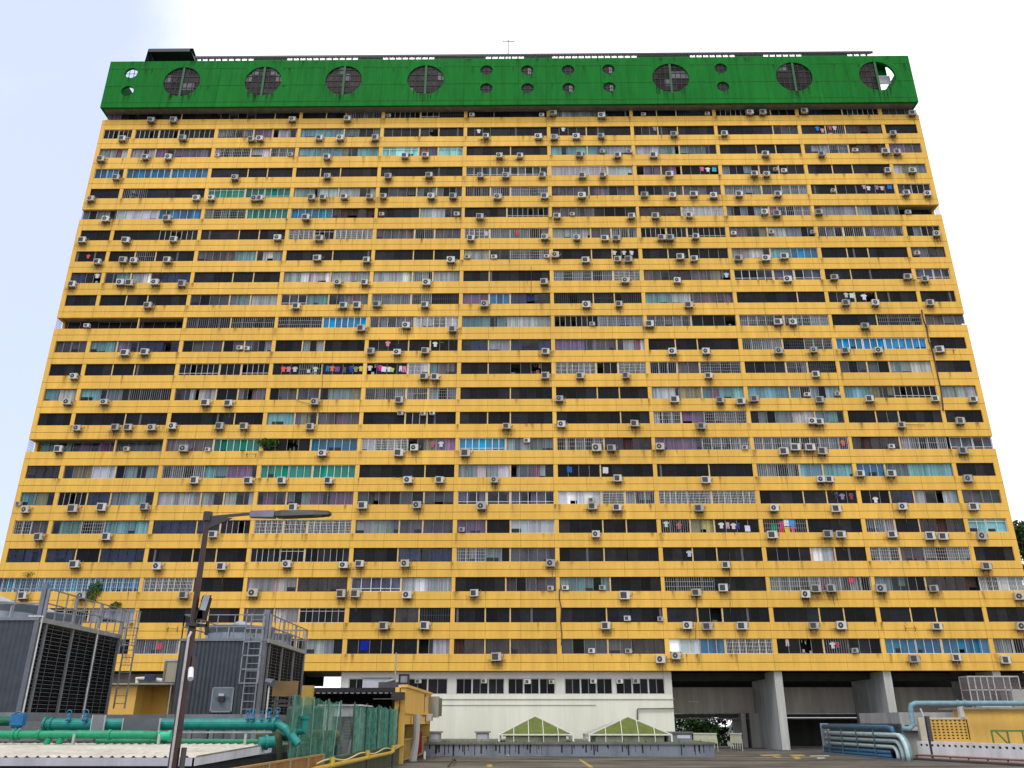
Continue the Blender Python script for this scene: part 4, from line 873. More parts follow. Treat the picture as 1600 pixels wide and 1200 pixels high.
# cage on the roof
cg_ = thing('steel_cage', 'white framed mesh cage standing on the yellow building roof', 'cage', (0, 63, zy))
Yc = 64; a = at(1511, 1057, Yc); b = at(1590, 1056, Yc); e = at(1597, 1077, Yc); zt2 = a.z; zb2 = zy + .14; zmid = at(1530, 1078, Yc).z
m = MB(); FC = (.42, .4, .38)
xs = [a.x + (b.x - a.x) * u for u in (0, .13, .25, .38, .5, .7, .82, 1)]
for yy in (Yc, Yc + 1.2):
    for x in xs: m.bar((x, yy, zb2), (x, yy, zt2), .07, FC)
    m.bar((a.x, yy, zt2), (b.x, yy, zt2), .09, FC); m.bar((a.x, yy, zmid), (b.x + .4, yy, zmid), .07, FC)
for x in (a.x, b.x): m.bar((x, Yc, zt2), (x, Yc + 1.2, zt2), .08, FC); m.bar((x, Yc, zmid), (x, Yc + 1.2, zmid), .06, FC)
P(m, 'frame', METAL, cg_)
m = MB()
for i in range(34): x = a.x + (b.x - a.x) * i / 34; m.box(x, x + .012, Yc + .03, Yc + .042, zb2, zt2, (.3, .28, .28))
for i in range(22): z = zb2 + (zt2 - zb2) * i / 22; m.box(a.x, b.x, Yc + .045, Yc + .057, z, z + .012, (.3, .28, .28))
m.box(a.x, b.x, Yc + 1.1, Yc + 1.12, zb2, zt2, (.1, .08, .08)); P(m, 'mesh_panel', METAL, cg_)
m = MB(); m.box(b.x - .9, e.x + .4, Yc - .4, Yc + 1.5, zb2, zmid - .05, (.33, .31, .29)); m.build('equipment_box', PAINT, label='grey mesh fronted box at the right foot of the steel cage', category='box')
m = MB(); q = at(1557, 1094, 62.6); m.box(q.x - 1.2, q.x + .9, 62.4, 63.2, zb2, zb2 + .35, (.42, .5, .54)); m.build('roof_tank', PAINT, label='pale flat tank on the roof edge below the cage', category='tank')
# green trestle in front of the yellow wall
m = MB(); q0 = at(1549, 1142, 57); q1 = at(1625, 1141, 57); zt3 = q0.z; cc = (.12, .22, .06)
m.bar((q0.x, 57, zt3), (q1.x, 57, zt3), .12, cc)
for u in (0, .32, .63, 1): x = q0.x + (q1.x - q0.x) * u; m.bar((x, 57, 0), (x, 57, zt3), .08, cc)
m.bar((q0.x + .25, 57, zt3), (q0.x + 1.2, 57, zt3 - 1.1), .08, cc); m.bar((q0.x + 2, 57, zt3 - 1.1), (q0.x + 3, 57, zt3), .06, cc)
m.build('green_trestle', METAL, label='green metal trestle frame before the plain yellow wall', category='frame')
m = MB(); q = gpt(861, 1181.5); leaves(m, Vector((q.x, q.y, .14)), .28, .2, .14, 26, .16, [(.6, .12, .1), (.7, .25, .2)], random.Random(2)); m.build('plastic_bag', CLOTH, label='crumpled red plastic bag lying by the planter wall', category='litter')
for n_, (px, py) in enumerate(((747, 1179), (777, 1180.5), (793, 1182))):
    m = MB(); q = gpt(px, py); leaves(m, Vector((q.x, q.y, .06)), .14, .1, .05, 10, .1, [(.6, .6, .6)], random.Random(n_)); m.build('paper_scrap', CLOTH, label=f'small white paper scrap on the deck, {ORD(n_ + 1)} from the left', category='litter')
m = MB(); q = gpt(700, 1199); r_ = gpt(712, 1191); m.tube([(q.x, q.y, .02), (q.x + .15, q.y + 1.5, .25), ((q.x + r_.x) / 2, (q.y + r_.y) / 2 + .5, .3), (r_.x, r_.y, .1)], .045, (.02, .02, .02), 6); m.build('hose', GLOSS, label='short black hose end curling on the deck', category='hose')
# dark conduit on the white wall
m = MB(); m.tube(path_px([(1053, 1107), (997, 1107.5), (996, 1110), (996, 1130)], 80.45), .07, (.13, .13, .11), 6); m.build('wall_pipe', METAL, label='dark bent pipe on the white wall above the second skylight', category='pipe')
# ================================================================ left side: plant roof, cooling towers, pipes, canopy shed
# lower plant building with its tin roof
tr = thing('plant_room', 'low plant building with a white ribbed tin roof and pale fascia', 'building', (-12, 24, 0))
yn, yf_ = 22.0, 28.5
cn = at(307, 1183.5, yn); zr0 = cn.z; zr1 = at(400, 1163, yf_).z; xr_ = cn.x; xl_ = at(-60, 1185, yn).x - 3
m = MB(); x = xl_
while x < xr_ - .01:
    a, b, c_, d_ = x, x + .14, x + .2, min(x + .26, xr_); col = (.56, .53, .47)
    for p, q, za, zb in ((a, b, 0, 0), (b, c_, 0, .045), (c_, d_, .045, 0)):
        m.face([(p, yn - .05, zr0 + za), (q, yn - .05, zr0 + zb), (q, yf_, zr1 + zb), (p, yf_, zr1 + za)], col)
    x += .26
P(m, 'roof', CONC, tr)
m = MB(); zf = at(307, 1196.5, yn).z
m.box(xl_, -12.72, yn - .12, yn - .06, zf, zr0 - .005, (.4, .41, .46)); m.box(-12.68, xr_, yn - .12, yn - .06, zf, zr0 - .005, (.42, .43, .48))
m.face([(xr_ + .02, yn - .12, zf), (xr_ + .02, yf_, zr1 - .23), (xr_ + .02, yf_, zr1), (xr_ + .02, yn - .12, zr0)], (.55, .57, .62))
m.face([(xr_ + .02, yn - .12, zf), (xr_ + .02, yn - .12, zr0), (xr_ - .05, yn - .12, zr0), (xr_ - .05, yn - .12, zf)], (.5, .5, .55)); P(m, 'fascia', CONC, tr)
m = MB(); m.box(xl_, xr_ - .25, yn + .3, 47, 0, zf - .02, (.05, .05, .055)); P(m, 'wall', CONC, tr)
m = MB(); m.box(-45, -8.2, 28.8, 47, zf, 1.55, (.12, .12, .12)); P(m, 'plant_floor', CONC, tr)
m = MB(); m.box(-45, -8.2, 46.6, 47, 1.56, at(200, 1116.5, 46.6).z, (.16, .165, .17)); P(m, 'rear_parapet', CONC, tr)
TG = (.05, .06, .075); SL = (.035, .033, .036); ST_ = (.2, .22, .24)
def cooling_tower(label, corner_top, corner_bot, Y0, width, far_top, group):
    ct = at(*corner_top, Y0); x1 = ct.x; z1 = ct.z; z0 = at(*corner_bot, Y0).z; x0 = x1 - width; Y1 = Y0 + far_top
    t = thing('cooling_tower', label, 'cooling tower', (x0, Y0, z0), group)
    m = MB(); x = x0; k = 0
    m.box(x0 + .02, x1 - .3, Y0 + .08, Y1 - .05, z0, z1 - .02, (.03, .03, .03))
    while x < x1 - .01:
        q = min(x + .09, x1); ya, yb = (Y0, Y0 + .03) if k % 2 else (Y0 + .03, Y0); m.face([(x, ya, z0), (q, yb, z0), (q, yb, z1), (x, ya, z1)], jit(TG, .05, random.Random(k))); x = q; k += 1
    m.box(x0 - .03, x1 + .03, Y0 - .05, Y0 + .05, z1 - .05, z1 + .05, ST_); P(m, 'front_panel', METAL, t)
    m = MB(); h = z1 - z0; n = 46
    for j in range(n):
        z = z0 + h * j / n; m.face([(x1 + .02, Y0 + .25, z), (x1 + .02, Y1, z), (x1 - .1, Y1, z + h / n * .95), (x1 - .1, Y0 + .25, z + h / n * .95)], SL)
        if j % 2 == 0: m.box(x1 + .02, x1 + .03, Y0 + .25, Y1, z - .006, z + .008, (.16, .17, .18))
    m.box(x1 - .3, x1 - .2, Y0 + .1, Y1, z0, z1, (.015, .015, .015)); m.box(x1 - .2, x1 + .02, Y1, Y1 + .08, z0, z1, (.1, .11, .12))
    P(m, 'louvre_panel', METAL, t)
    m = MB()
    for u in (.03, .35, .68, 1.0): y = Y0 + .25 + (Y1 - Y0 - .3) * u; m.box(x1 + .03, x1 + .1, y - .06, y + .06, z0, z1, (.19, .2, .21))
    for u in (.12, .24, .46, .57, .8, .9): y = Y0 + .25 + (Y1 - Y0 - .3) * u; m.box(x1 + .03, x1 + .045, y - .012, y + .012, z0, z1, (.13, .13, .14))
    m.box(x1, x1 + .16, Y0, Y1, z1 - .12, z1 + .04, (.3, .32, .33)); m.box(x1 - .12, x1 + .04, Y0 - .04, Y0 + .2, z0, z1, (.14, .15, .17)); P(m, 'corner_post', METAL, t)
    m = MB(); m.box(x0 - .1, x1 + .1, Y0 - .05, Y0 + .2, z0 - .28, z0, ST_); m.box(x1 - .1, x1 + .12, Y0, Y1, z0 - .28, z0, ST_)
    for u in (0, .33, .66, 1):
        y = Y0 + .1 + (Y1 - Y0 - .2) * u; m.box(x1 - .2, x1, y - .1, y + .1, 1.55, z0 - .28, ST_); m.box(x0, x0 + .2, y - .1, y + .1, 1.55, z0 - .28, ST_)
    for u in (.25, .5, .75): x = x0 + width * u; m.box(x - .08, x + .08, Y0, Y0 + .16, 1.55, z0 - .28, ST_)
    P(m, 'base_frame', METAL, t)
    nf = 2 if far_top > 5 else 1
    for f in range(2):
        cy = Y0 + (Y1 - Y0) * (.27 + .48 * f); cx = (x0 + x1) / 2 + .1; r = min(width * .4, 1.5); m = MB(); N_ = 32
        prof = ((r * 1.0, 0), (r * .97, .35), (r * 1.06, .62), (r * 1.06, .66), (r * .96, .66), (r * .92, .3))
        for a in range(N_):
            t0, t1 = 2 * math.pi * a / N_, 2 * math.pi * (a + 1) / N_
            for (ra, ha), (rb, hb) in zip(prof, prof[1:]):
                m.face([(cx + ra * math.cos(t0), cy + ra * math.sin(t0), z1 + ha), (cx + ra * math.cos(t1), cy + ra * math.sin(t1), z1 + ha), (cx + rb * math.cos(t1), cy + rb * math.sin(t1), z1 + hb), (cx + rb * math.cos(t0), cy + rb * math.sin(t0), z1 + hb)], (.25, .29, .34))
            if a % 4 == 0: m.bar((cx + r * 1.02 * math.cos(t0), cy + r * 1.02 * math.sin(t0), z1), (cx + r * 1.02 * math.cos(t0), cy + r * 1.02 * math.sin(t0), z1 + .6), .05, (.4, .42, .44))
        m.tube([(cx - r * .5, cy, z1 + .6), (cx, cy, z1 + .72), (cx + r * .5, cy, z1 + .6)], [.1, .3, .1], (.35, .37, .4), 10)
        P(m, 'fan_stack', METAL, t)
    m = MB(); rc = (.24, .25, .27)
    for h_ in (1.05, .55):
        m.bar((x0, Y0 + .1, z1 + h_), (x1 + .1, Y0 + .1, z1 + h_), .04, rc); m.bar((x1 + .1, Y0 + .1, z1 + h_), (x1 + .1, Y1, z1 + h_), .04, rc); m.bar((x0, Y1, z1 + h_), (x1 + .1, Y1, z1 + h_), .04, rc); m.bar((x0, Y0 + .1, z1 + h_), (x0, Y1, z1 + h_), .04, rc)
    k = 9
    for j in range(k + 1):
        y = Y0 + .1 + (Y1 - Y0 - .1) * j / k; m.bar((x1 + .1, y, z1), (x1 + .1, y, z1 + 1.05), .035 if j % 3 else .09, rc); m.bar((x0, y, z1), (x0, y, z1 + 1.05), .035, rc)
    k = 5
    for j in range(k + 1): x = x0 + (x1 - x0) * j / k; m.bar((x, Y0 + .1, z1), (x, Y0 + .1, z1 + 1.05), .035, rc); m.bar((x, Y1, z1), (x, Y1, z1 + 1.05), .035, rc)
    m.bar((x1 - .05, Y0 + .1, z1), (x1 - .05, Y0 + .1, z1 + 1.25), .16, (.17, .19, .23)); P(m, 'guard_rail', METAL, t)
    return t, x0, x1, Y0, Y1, z0, z1
def ladder(t, a, b, z0, z1, cage):
    """rails at plan points a and b"""
    m = MB(); c = (.26, .28, .3); a = Vector(a); b = Vector(b); o = (b - a).normalized(); o = Vector((o.y, -o.x, 0))
    for p in (a, b): m.bar((p.x, p.y, z0), (p.x, p.y, z1), .05, c)
    k = int((z1 - z0) / .3)
    for j in range(k): z = z0 + .2 + j * .3; m.bar((a.x, a.y, z), (b.x, b.y, z), .03, c)
    if cage:
        mid = (a + b) / 2
        for j in range(int((z1 - z0 - 1.8) / .7) + 1):
            z = z1 - j * .7; pts = [Vector((mid.x, mid.y, z)) + (a - mid) * (1.2 * math.cos(q)) + o * (.65 * math.sin(q)) for q in [math.pi * e / 6 for e in range(7)]]
            for p, q in zip(pts, pts[1:]): m.bar(p, q, .035, c)
        for e in (1, 3, 5):
            q = math.pi * e / 6; p = Vector((mid.x, mid.y, 0)) + (a - mid) * (1.2 * math.cos(q)) + o * (.65 * math.sin(q)); m.bar((p.x, p.y, z1 - .7 * int((z1 - z0 - 1.8) / .7)), (p.x, p.y, z1), .03, c)
    P(m, 'ladder', METAL, t)
t1, x0, x1, Y0, Y1, z0, z1 = cooling_tower('large grey cooling tower at the left edge with dark louvred side', (61, 967), (30, 1113), 30.0, 5.2, 6.2, 'grey cooling towers')
ladder(t1, (x1 + .25, Y1 + .15, 0), (x1 + .7, Y1 + .15, 0), z0 + .2, z1 + 1.0, True)
for n_, dx in enumerate((0, 4.1)):
    m = MB(); y = Y0 - .04 if n_ == 0 else Y0 + dx; x = x1 + .14; m.tube([(x - .5 if n_ == 0 else x, y, z1 + .08), (x, y, z1 + .08), (x, y, z0 - .6)], .03, (.6, .6, .6), 6); m.build('conduit', METAL, label=('thin white conduit at the front corner' if n_ == 0 else 'thin white conduit along the louvres') + ' of the large cooling tower', category='conduit', group='white conduits on the large cooling tower')
Ys = 37.0
t2, x0, x1, Y0, Y1, z0, z1 = cooling_tower('smaller grey cooling tower right of the lamp post with ladder in front', (415.5, 999.5), (404, 1116), Ys, at(415.5, 1000, Ys).x - at(282, 1000, Ys).x, 6.6, 'grey cooling towers')
pl_ = at(384, 1060, Y0).x; ladder(t2, (pl_, Y0 - .12, 0), (at(403, 1060, Y0).x, Y0 - .12, 0), z0, z1 + 1.1, False)
m = MB()
for x in (pl_ - .1, at(405, 1060, Y0).x + .1): m.bar((x, Y0 - .5, z0 + 1.2), (x, Y0 - .5, z1 + 1.2), .04, (.26, .28, .3))
for j in range(6): z = z0 + 1.2 + j * .55; m.bar((pl_ - .12, Y0 - .5, z), (at(405, 1060, Y0).x + .12, Y0 - .5, z), .04, (.28, .3, .32)); m.bar((pl_ - .12, Y0 - .5, z), (pl_ - .12, Y0 - .02, z), .03, (.28, .3, .32))
P(m, 'ladder_cage', METAL, t2)
a = at(333, 1074.5, Y0 - .06); b = at(361, 1113, Y0 - .06)
m = MB(); m.box(a.x, b.x, Y0 - .06, Y0 - .01, b.z, a.z, (.14, .17, .2)); 
for q in ((a.x, b.x, a.z - .03, a.z + .02), (a.x, b.x, b.z, b.z + .05)): m.box(q[0], q[1], Y0 - .08, Y0 - .06, q[2], q[3], (.25, .28, .3))
m.box(a.x - .02, a.x + .04, Y0 - .08, Y0 - .06, b.z, a.z, (.25, .28, .3)); m.box(b.x - .04, b.x + .02, Y0 - .08, Y0 - .06, b.z, a.z, (.25, .28, .3)); d = P(m, 'access_door', METAL, t2)
m = MB(); cx = (a.x + b.x) / 2; cz = a.z * .55 + b.z * .45; m.box(cx - .12, cx + .12, Y0 - .2, Y0 - .08, cz - .12, cz + .1, (.02, .03, .04)); m.box(cx - .12, cx + .1, Y0 - .21, Y0 - .09, cz + .1, cz + .2, (.5, .52, .53)); m.bar((cx - .3, Y0 - .12, cz + .05), (cx + .3, Y0 - .12, cz + .05), .04, (.1, .13, .16)); o = P(m, 'handle', METAL, t2)
# pipes in front of the towers
TP = (.004, .21, .18); GP = (.008, .28, .125)
def pipe(name, label, pts, r, col, group='green cooling water pipes', flanges=()):
    m = MB(); m.tube(pts, r, col, 16)
    for f in flanges:
        p, q = Vector(pts[f[0]]), Vector(pts[f[0] + 1]); c = p.lerp(q, f[1]); d = (q - p).normalized(); m.tube([c - d * .04, c + d * .04], r * 1.28, jit(col, .1, random.Random(1)), 16)
    o = m.build(name, GLOSS, None, False, label=label, category='pipe', group=group)
    return o
Y = 29.0
a = at(70, 1131.5, Y); b = at(432, 1131, Y); r = (at(200, 1122, Y).z - at(200, 1140, Y).z) / 2
pipe('water_pipe', 'thick teal pipe running in front of both cooling towers', [(a.x, Y, a.z), (b.x, Y, a.z)], r, TP, flanges=((0, .004), (0, .03), (0, .99)))
pipe('water_pipe', 'teal elbow branching down at the right end of thick pipe', [(b.x - .1, Y - .02, a.z + .1), (b.x + .35, Y - .1, a.z - .15), (b.x + .8, Y - .15, a.z - .6)], r * .75, (.01, .24, .21), flanges=((0, .1),))
pipe('water_pipe', 'short upright teal flange stub right of the thick pipe', [(b.x + .1, Y + .6, a.z - .3), (b.x + .75, Y + .6, a.z - .2), (b.x + .75, Y + .6, a.z + .25)], r * .8, TP, flanges=((1, .9),))
Y = 27.6; a = at(-20, 1148, Y); b = at(226, 1147, Y); r = (at(100, 1141.5, Y).z - at(100, 1154.5, Y).z) / 2
pipe('water_pipe', 'bright green pipe low at the left edge above the tin roof', [(a.x, Y, a.z), (b.x, Y, a.z), (b.x + .25, Y + .1, a.z - .02), (b.x + .35, Y + .5, a.z - .05)], r, GP, flanges=((0, .17), (0, .2), (0, .33), (0, .78)))
for q, w_ in ((72, 'left'), (91, 'right')):
    p = at(q, 1155, Y); pipe('water_pipe', f'{w_} one of two short green stubs under the bright green pipe', [(p.x + .1, Y, a.z - .1), (p.x - .05, Y - .05, a.z - .55)], r * .8, GP)
Y = 28.2; a = at(150, 1158.5, Y); b = at(430, 1157, Y); r = (at(300, 1153.5, Y).z - at(300, 1161.5, Y).z) / 2
pipe('water_pipe', 'slim dark green pipe lowest along the tin roof edge', [(a.x, Y, a.z), (b.x, Y, a.z)], r, (.008, .18, .08), flanges=((0, .3),))
pipe('water_pipe', 'small bright green valve body between pipes left of lamp post', [at(246, 1150, 27.9), at(268, 1150, 27.9)], .13, (.02, .45, .25), flanges=((0, .1), (0, .9)))
pipe('water_pipe', 'teal capped pipe end at the right tip of tin roof', [at(404, 1161, 27.4), at(428, 1159, 27.6)], .17, TP, flanges=((0, .5),))
pipe('water_pipe', 'dark green pipe crossing under the large cooling tower', [at(-20, 1127, 29.4), at(22, 1127, 29.4)], .14, (.004, .12, .06))
for n_, (px0, py0, px1, py1, Y, lb) in enumerate(((194, 1122, 247, 1141, 28.7, 'dark grey plate clamped over the thick teal pipe'), (146, 1117, 160, 1142, 28.7, 'narrow grey upright plate on the thick teal pipe'))):
    a = at(px0, py0, Y); b = at(px1, py1, Y); m = MB(); m.box(a.x, b.x, Y, Y + .05, b.z, a.z, (.11, .12, .13) if n_ == 0 else (.2, .21, .22)); m.box(a.x - .03, a.x, Y - .01, Y + .06, b.z, a.z, (.45, .47, .48)); m.box(b.x, b.x + .03, Y - .01, Y + .06, b.z, a.z, (.45, .47, .48)); m.build('steel_plate', METAL, label=lb, category='plate')
for n_, (px, py) in enumerate(((28, 1126), (108, 1118), (134, 1118), (387, 1117), (395, 1116), (409, 1118), (421, 1115), (434, 1114))):
    c = at(px, py, 28.8 if n_ else 29); m = MB(); s = 1.4 if n_ == 0 else (.65, .75, .5, .7, .45, .65, .6)[n_ - 1]
    m.tube([(c.x, c.y, c.z - .3 * s), (c.x, c.y, c.z + .08)], .05 * s, (.02, .2, .38), 8); m.tube([(c.x - .1 * s, c.y, c.z - .12), (c.x + .1 * s, c.y, c.z - .12)], .08 * s, (.015, .13, .24), 10)
    pts = [(c.x + .13 * s * math.cos(q), c.y - .03, c.z + .08 + .13 * s * math.sin(q)) for q in [math.pi * 2 * e / 12 for e in range(13)]]; m.tube(pts, .022 * s, (.02, .15, .26), 6, cap=False)
    if n_ == 0: m.box(c.x - .2, c.x + .2, c.y - .1, c.y + .15, c.z - .15, c.z + .2, (.015, .15, .36))
    m.build('valve', GLOSS, label='boxy bright blue valve actuator under the large cooling tower' if n_ == 0 else f'small blue handwheel valve, {ORD(n_)} from left along the teal pipe', category='valve', group='blue valves on the pipes')
m = MB(); a = at(70, 1143, 28.4); b = at(425, 1143, 28.4); m.bar((a.x, 28.4, a.z - .02), (b.x, 28.4, a.z - .02), .05, (.3, .33, .33)); 
for px in (116, 249, 384): p = at(px, 1150, 27.4); m.bar((p.x, 27.4, 1.5), (p.x, 27.4, a.z - .05), .07, (.4, .44, .4))
m.build('pipe_support', METAL, label='pale grey rail and short legs carrying the green pipes', category='support')
# lamp post
Yp = 16.0; zt3 = at(325, 805, Yp); zb3 = at(270, 1200, Yp)
lp = thing('lamp_post', 'rusty brown lamp post with long side arm and flat grey lamp head', 'street lamp', (zt3.x, Yp, 0))
m = MB(); xx = zt3.x; m.tube([(xx, Yp, 0), (xx, Yp, 3.9), (xx, Yp, 3.95), (xx, Yp, zt3.z + .02)], [.1, .074, .06, .05], (.06, .03, .026), 12); m.tube([(xx, Yp, zt3.z - .12), (xx, Yp, zt3.z + .06)], .09, (.05, .045, .045), 10); P(m, 'pole', METAL, lp)
m = MB(); e1 = at(392, 801.5, Yp); e2 = at(508, 802, Yp - .5)
m.bar((xx, Yp, zt3.z - .05), (e1.x + .05, Yp, e1.z - .01), .05, (.06, .05, .06)); m.face([(xx, Yp, zt3.z - .3), (xx + .5, Yp, zt3.z - .06), (xx, Yp, zt3.z - .03)], (.05, .045, .05)); m.face([(xx, Yp - .03, zt3.z - .3), (xx, Yp - .03, zt3.z - .03), (xx + .5, Yp - .03, zt3.z - .06)], (.05, .045, .05)); P(m, 'arm', METAL, lp)
hd = MB()
def loft(mb, secs, col):
    for s, t_ in zip(secs, secs[1:]):
        k = len(s)
        for i in range(k): mb.face([s[i], s[(i + 1) % k], t_[(i + 1) % k], t_[i]], col)
    mb.face(list(reversed(secs[0])), col); mb.face(secs[-1], col)
def sec(x, z, w_, h): return [(x, Yp - w_, z - h), (x, Yp + w_, z - h), (x, Yp + w_ * .8, z + h), (x, Yp - w_ * .8, z + h)]
z_ = e1.z - .03; L_ = e2.x - e1.x
loft(hd, [sec(e1.x, z_, .08, .06), sec(e1.x + .36 * L_ * .85, z_ + .0, .1, .07)], (.17, .16, .22)); P(hd, 'driver_box', METAL, lp)
hd = MB(); loft(hd, [sec(e1.x + .32 * L_, z_ - .005, .13, .05), sec(e1.x + .4 * L_, z_ + .0, .15, .06), sec(e1.x + .8 * L_, z_ + .01, .14, .05), sec(e1.x + .97 * L_, z_ + .015, .1, .04), sec(e1.x + L_, z_ + .015, .05, .02)], (.04, .04, .036)); P(hd, 'lamp_head', METAL, lp)
hd = MB(); hd.box(e1.x + .42 * L_, e1.x + .9 * L_, Yp - .11, Yp + .11, z_ - .04, z_ - .02, (.12, .12, .1)); P(hd, 'lens', GLOSS, lp)
m = MB(); m.tube([(xx + .0, Yp - .11, 0), (xx, Yp - .11, 3.75), (xx + .02, Yp - .07, 3.85)], .024, (.5, .47, .46), 8); P(m, 'conduit', METAL, lp)
m = MB(); m.tube([(xx + .16, Yp, 0), (xx + .16, Yp, at(297, 1168, Yp).z)], .05, (.07, .06, .06), 8); P(m, 'stub_pole', METAL, lp)
m = MB(); 
for z in (3.98, 2.9, 2.2): m.tube([(xx, Yp, z - .03), (xx, Yp, z + .03)], .13 if z > 3 else .1, (.04, .04, .04), 10)
P(m, 'clamp', METAL, lp)
fl = thing('floodlight', 'black floodlight tilted upward on the rusty lamp post', 'floodlight', (xx + .2, Yp, 3.9))
a = at(324, 933, Yp); b = at(313, 968, Yp); m = MB(); u = (Vector(a) - Vector(b)).normalized(); m.bar(Vector(b) + Vector((.02, 0, .0)), Vector(a), .2, (.012, .012, .012), .12); m.bar(Vector(b), Vector(b) + Vector((-.02, 0, .15)), .2, (.01, .01, .01), .15); P(m, 'housing', METAL, fl)
m = MB(); c = Vector(b).lerp(Vector(a), .72) + Vector((.03, -.115, 0)); v = Vector((u.z, 0, -u.x)); m.face([c - u * .14 - v * .06, c - u * .14 + v * .06, c + u * .14 + v * .06, c + u * .14 - v * .06], (.3, .33, .36)); m.face([c - u * .14 + Vector((-.08, .02, 0)), c - u * .14 + Vector((.08, .02, 0)), c + u * .14 + Vector((.08, .02, 0)), c + u * .14 + Vector((-.08, .02, 0))], (.02, .02, .02)); P(m, 'glass', GLOSS, fl)
m = MB(); m.bar((xx, Yp, 3.97), (xx + .28, Yp, 3.97), .05, (.02, .02, .02)); m.bar((xx + .28, Yp, 3.8), (xx + .28, Yp, 4.05), .05, (.02, .02, .02)); P(m, 'bracket', METAL, fl)
cc_ = thing('security_camera', 'small white security camera on the lamp post', 'camera', (xx + .1, Yp, at(300, 1054, Yp).z))
q = at(299, 1054, Yp - .1); m = MB(); m.tube([(q.x - .05, Yp - .02, q.z + .1), (q.x + .04, Yp - .22, q.z - .08)], .05, (.7, .7, .7), 10); P(m, 'body', PAINT, cc_); m = MB(); m.bar((xx, Yp, q.z + .12), (q.x - .02, Yp - .02, q.z + .12), .04, (.2, .2, .2)); m.bar((q.x - .02, Yp, q.z + .32), (q.x - .02, Yp, q.z + .05), .05, (.08, .07, .07)); P(m, 'mount', METAL, cc_)
# yellow rear structure between the towers
Y = 52; a = at(176, 1070, Y); b = at(238, 1116, Y)
yr = thing('yellow_hut', 'yellow painted hut with flat metal canopy between the cooling towers', 'hut', (a.x, Y, 0))
m = MB(); m.box(a.x - 3, at(212, 1090, Y).x, Y, Y + 5, 0, a.z, (1, 1, 1)); m.box(at(212, 1090, Y).x, b.x - .1, Y + 2.2, Y + 5, 0, a.z, (1, 1, 1)); P(m, 'wall', mat('outbuilding_yellow'), yr)
m = MB(); m.box(b.x - .1, b.x + 3, Y + 3, Y + 5, 0, a.z - .1, (.09, .09, .07)); m.box(b.x + .3, b.x + 2.5, Y + 2.9, Y + 3, .8, a.z - .6, (.12, .12, .09)); P(m, 'shutter', CONC, yr)
m = MB(); m.box(a.x - 3, b.x + 3, Y - .4, Y + 5, a.z, a.z + .08, (.35, .34, .3)); m.bar((at(268, 1070, Y - .3).x, Y - .3, 0), (at(268, 1070, Y - .3).x, Y - .3, a.z + 1), .06, (.4, .4, .38)); P(m, 'canopy', METAL, yr)
m = MB(); m.tube([at(214, 1070, Y), at(214, 1060, Y), at(232, 1060, Y), at(258, 1064, Y)], .11, (.62, .62, .58), 8); m.build('white_pipe', PAINT, label='white bent pipe lying on the metal canopy', category='pipe')
m = MB(); p = at(236, 1059, Y - .2); m.box(p.x - .35, p.x + .25, Y - .3, Y, p.z - .15, p.z + .2, (.03, .04, .09)); m.build('pipe_valve', PAINT, label='dark blue valve on the white bent pipe', category='valve')
a = at(260, 1033, 50); b = at(300, 1066, 50); m = MB(); m.box(a.x, b.x, 50, 51.5, b.z, a.z, (.36, .33, .25)); m.box(a.x - .08, b.x, 49.95, 51.6, a.z, a.z + .12, (.5, .5, .46)); m.box(a.x - .06, a.x + .06, 49.94, 50, b.z, a.z, (.2, .18, .15)); m.build('tank_box', CONC, label='beige panelled box on the canopy beside the smaller cooling tower', category='box')
# canopy shed on the deck
Xs, Yn2, Yf2 = at(632, 1120, 54).x, 54.0, 69.5; zs = at(632, 1074, 54).z
sh = thing('canopy_shed', 'yellow sided shed with dark roof edge beside the green netting', 'shed', (Xs, Yn2, 0))
xsl = at(490, 1080, Yn2).x
m = MB(); m.box(xsl - 4, Xs - .3, Yn2, Yf2, zs - .28, zs - .02, (.02, .018, .02)); P(m, 'roof', METAL, sh)
m = MB(); x = xsl - 4
while x < Xs - .3: m.box(x, x + .2, Yn2 - .15, Yn2 + .2, zs - .36, zs - .3, (.3, .29, .28)); x += .35
P(m, 'eave_sheet', METAL, sh)
YW = mat('outbuilding_yellow')
m = MB(); zl = at(632, 1111, 54).z; m.box(Xs - .3, Xs, Yn2, Yf2, zl, zs); m.box(Xs - .3, Xs + .06, Yn2, Yf2, zl - .14, zl + .02); m.box(Xs - .3, Xs + .12, Yn2 - .1, Yf2, zs, zs + .16)
m.box(Xs - .35, Xs, Yn2, Yn2 + .3, 0, zl - .14); m.box(Xs - .35, Xs, Yf2 - .3, Yf2, 0, zl - .14); m.box(Xs - .6, Xs - .35, Yn2 - .25, Yn2 - .05, 0, zs); m.box(Xs - .3, Xs - .05, Yn2 + .3, Yf2 - .3, zl - .75, zl - .14)
m.box(Xs - 3, Xs - .35, Yf2 - .3, Yf2, 0, zs - .3); P(m, 'side_wall', YW, sh)
m = MB(); m.box(xsl - 4, Xs - .4, Yf2 - .2, Yf2 + .1, 0, zs - .3, (.05, .05, .05)); m.box(xsl - 4, Xs - 3, 60, 60.2, 0, zs - .3, (.025, .022, .022)); m.box(Xs - 1.6, Xs - 1.5, Yn2 + .4, Yf2 - 2.8, 0, zl - .75, (.2, .2, .15)); P(m, 'back_wall', CONC, sh)
m = MB()
for y in [Yn2 + .5 + .55 * j for j in range(26)]: m.bar((Xs + .02, y, .15), (Xs + .02, y, 1.35), .05, (.5, .33, .09))
for z in (.2, 1.3): m.bar((Xs + .02, Yn2 + .3, z), (Xs + .02, Yf2 - .3, z), .06, (.5, .33, .09))
P(m, 'railing', METAL, sh)
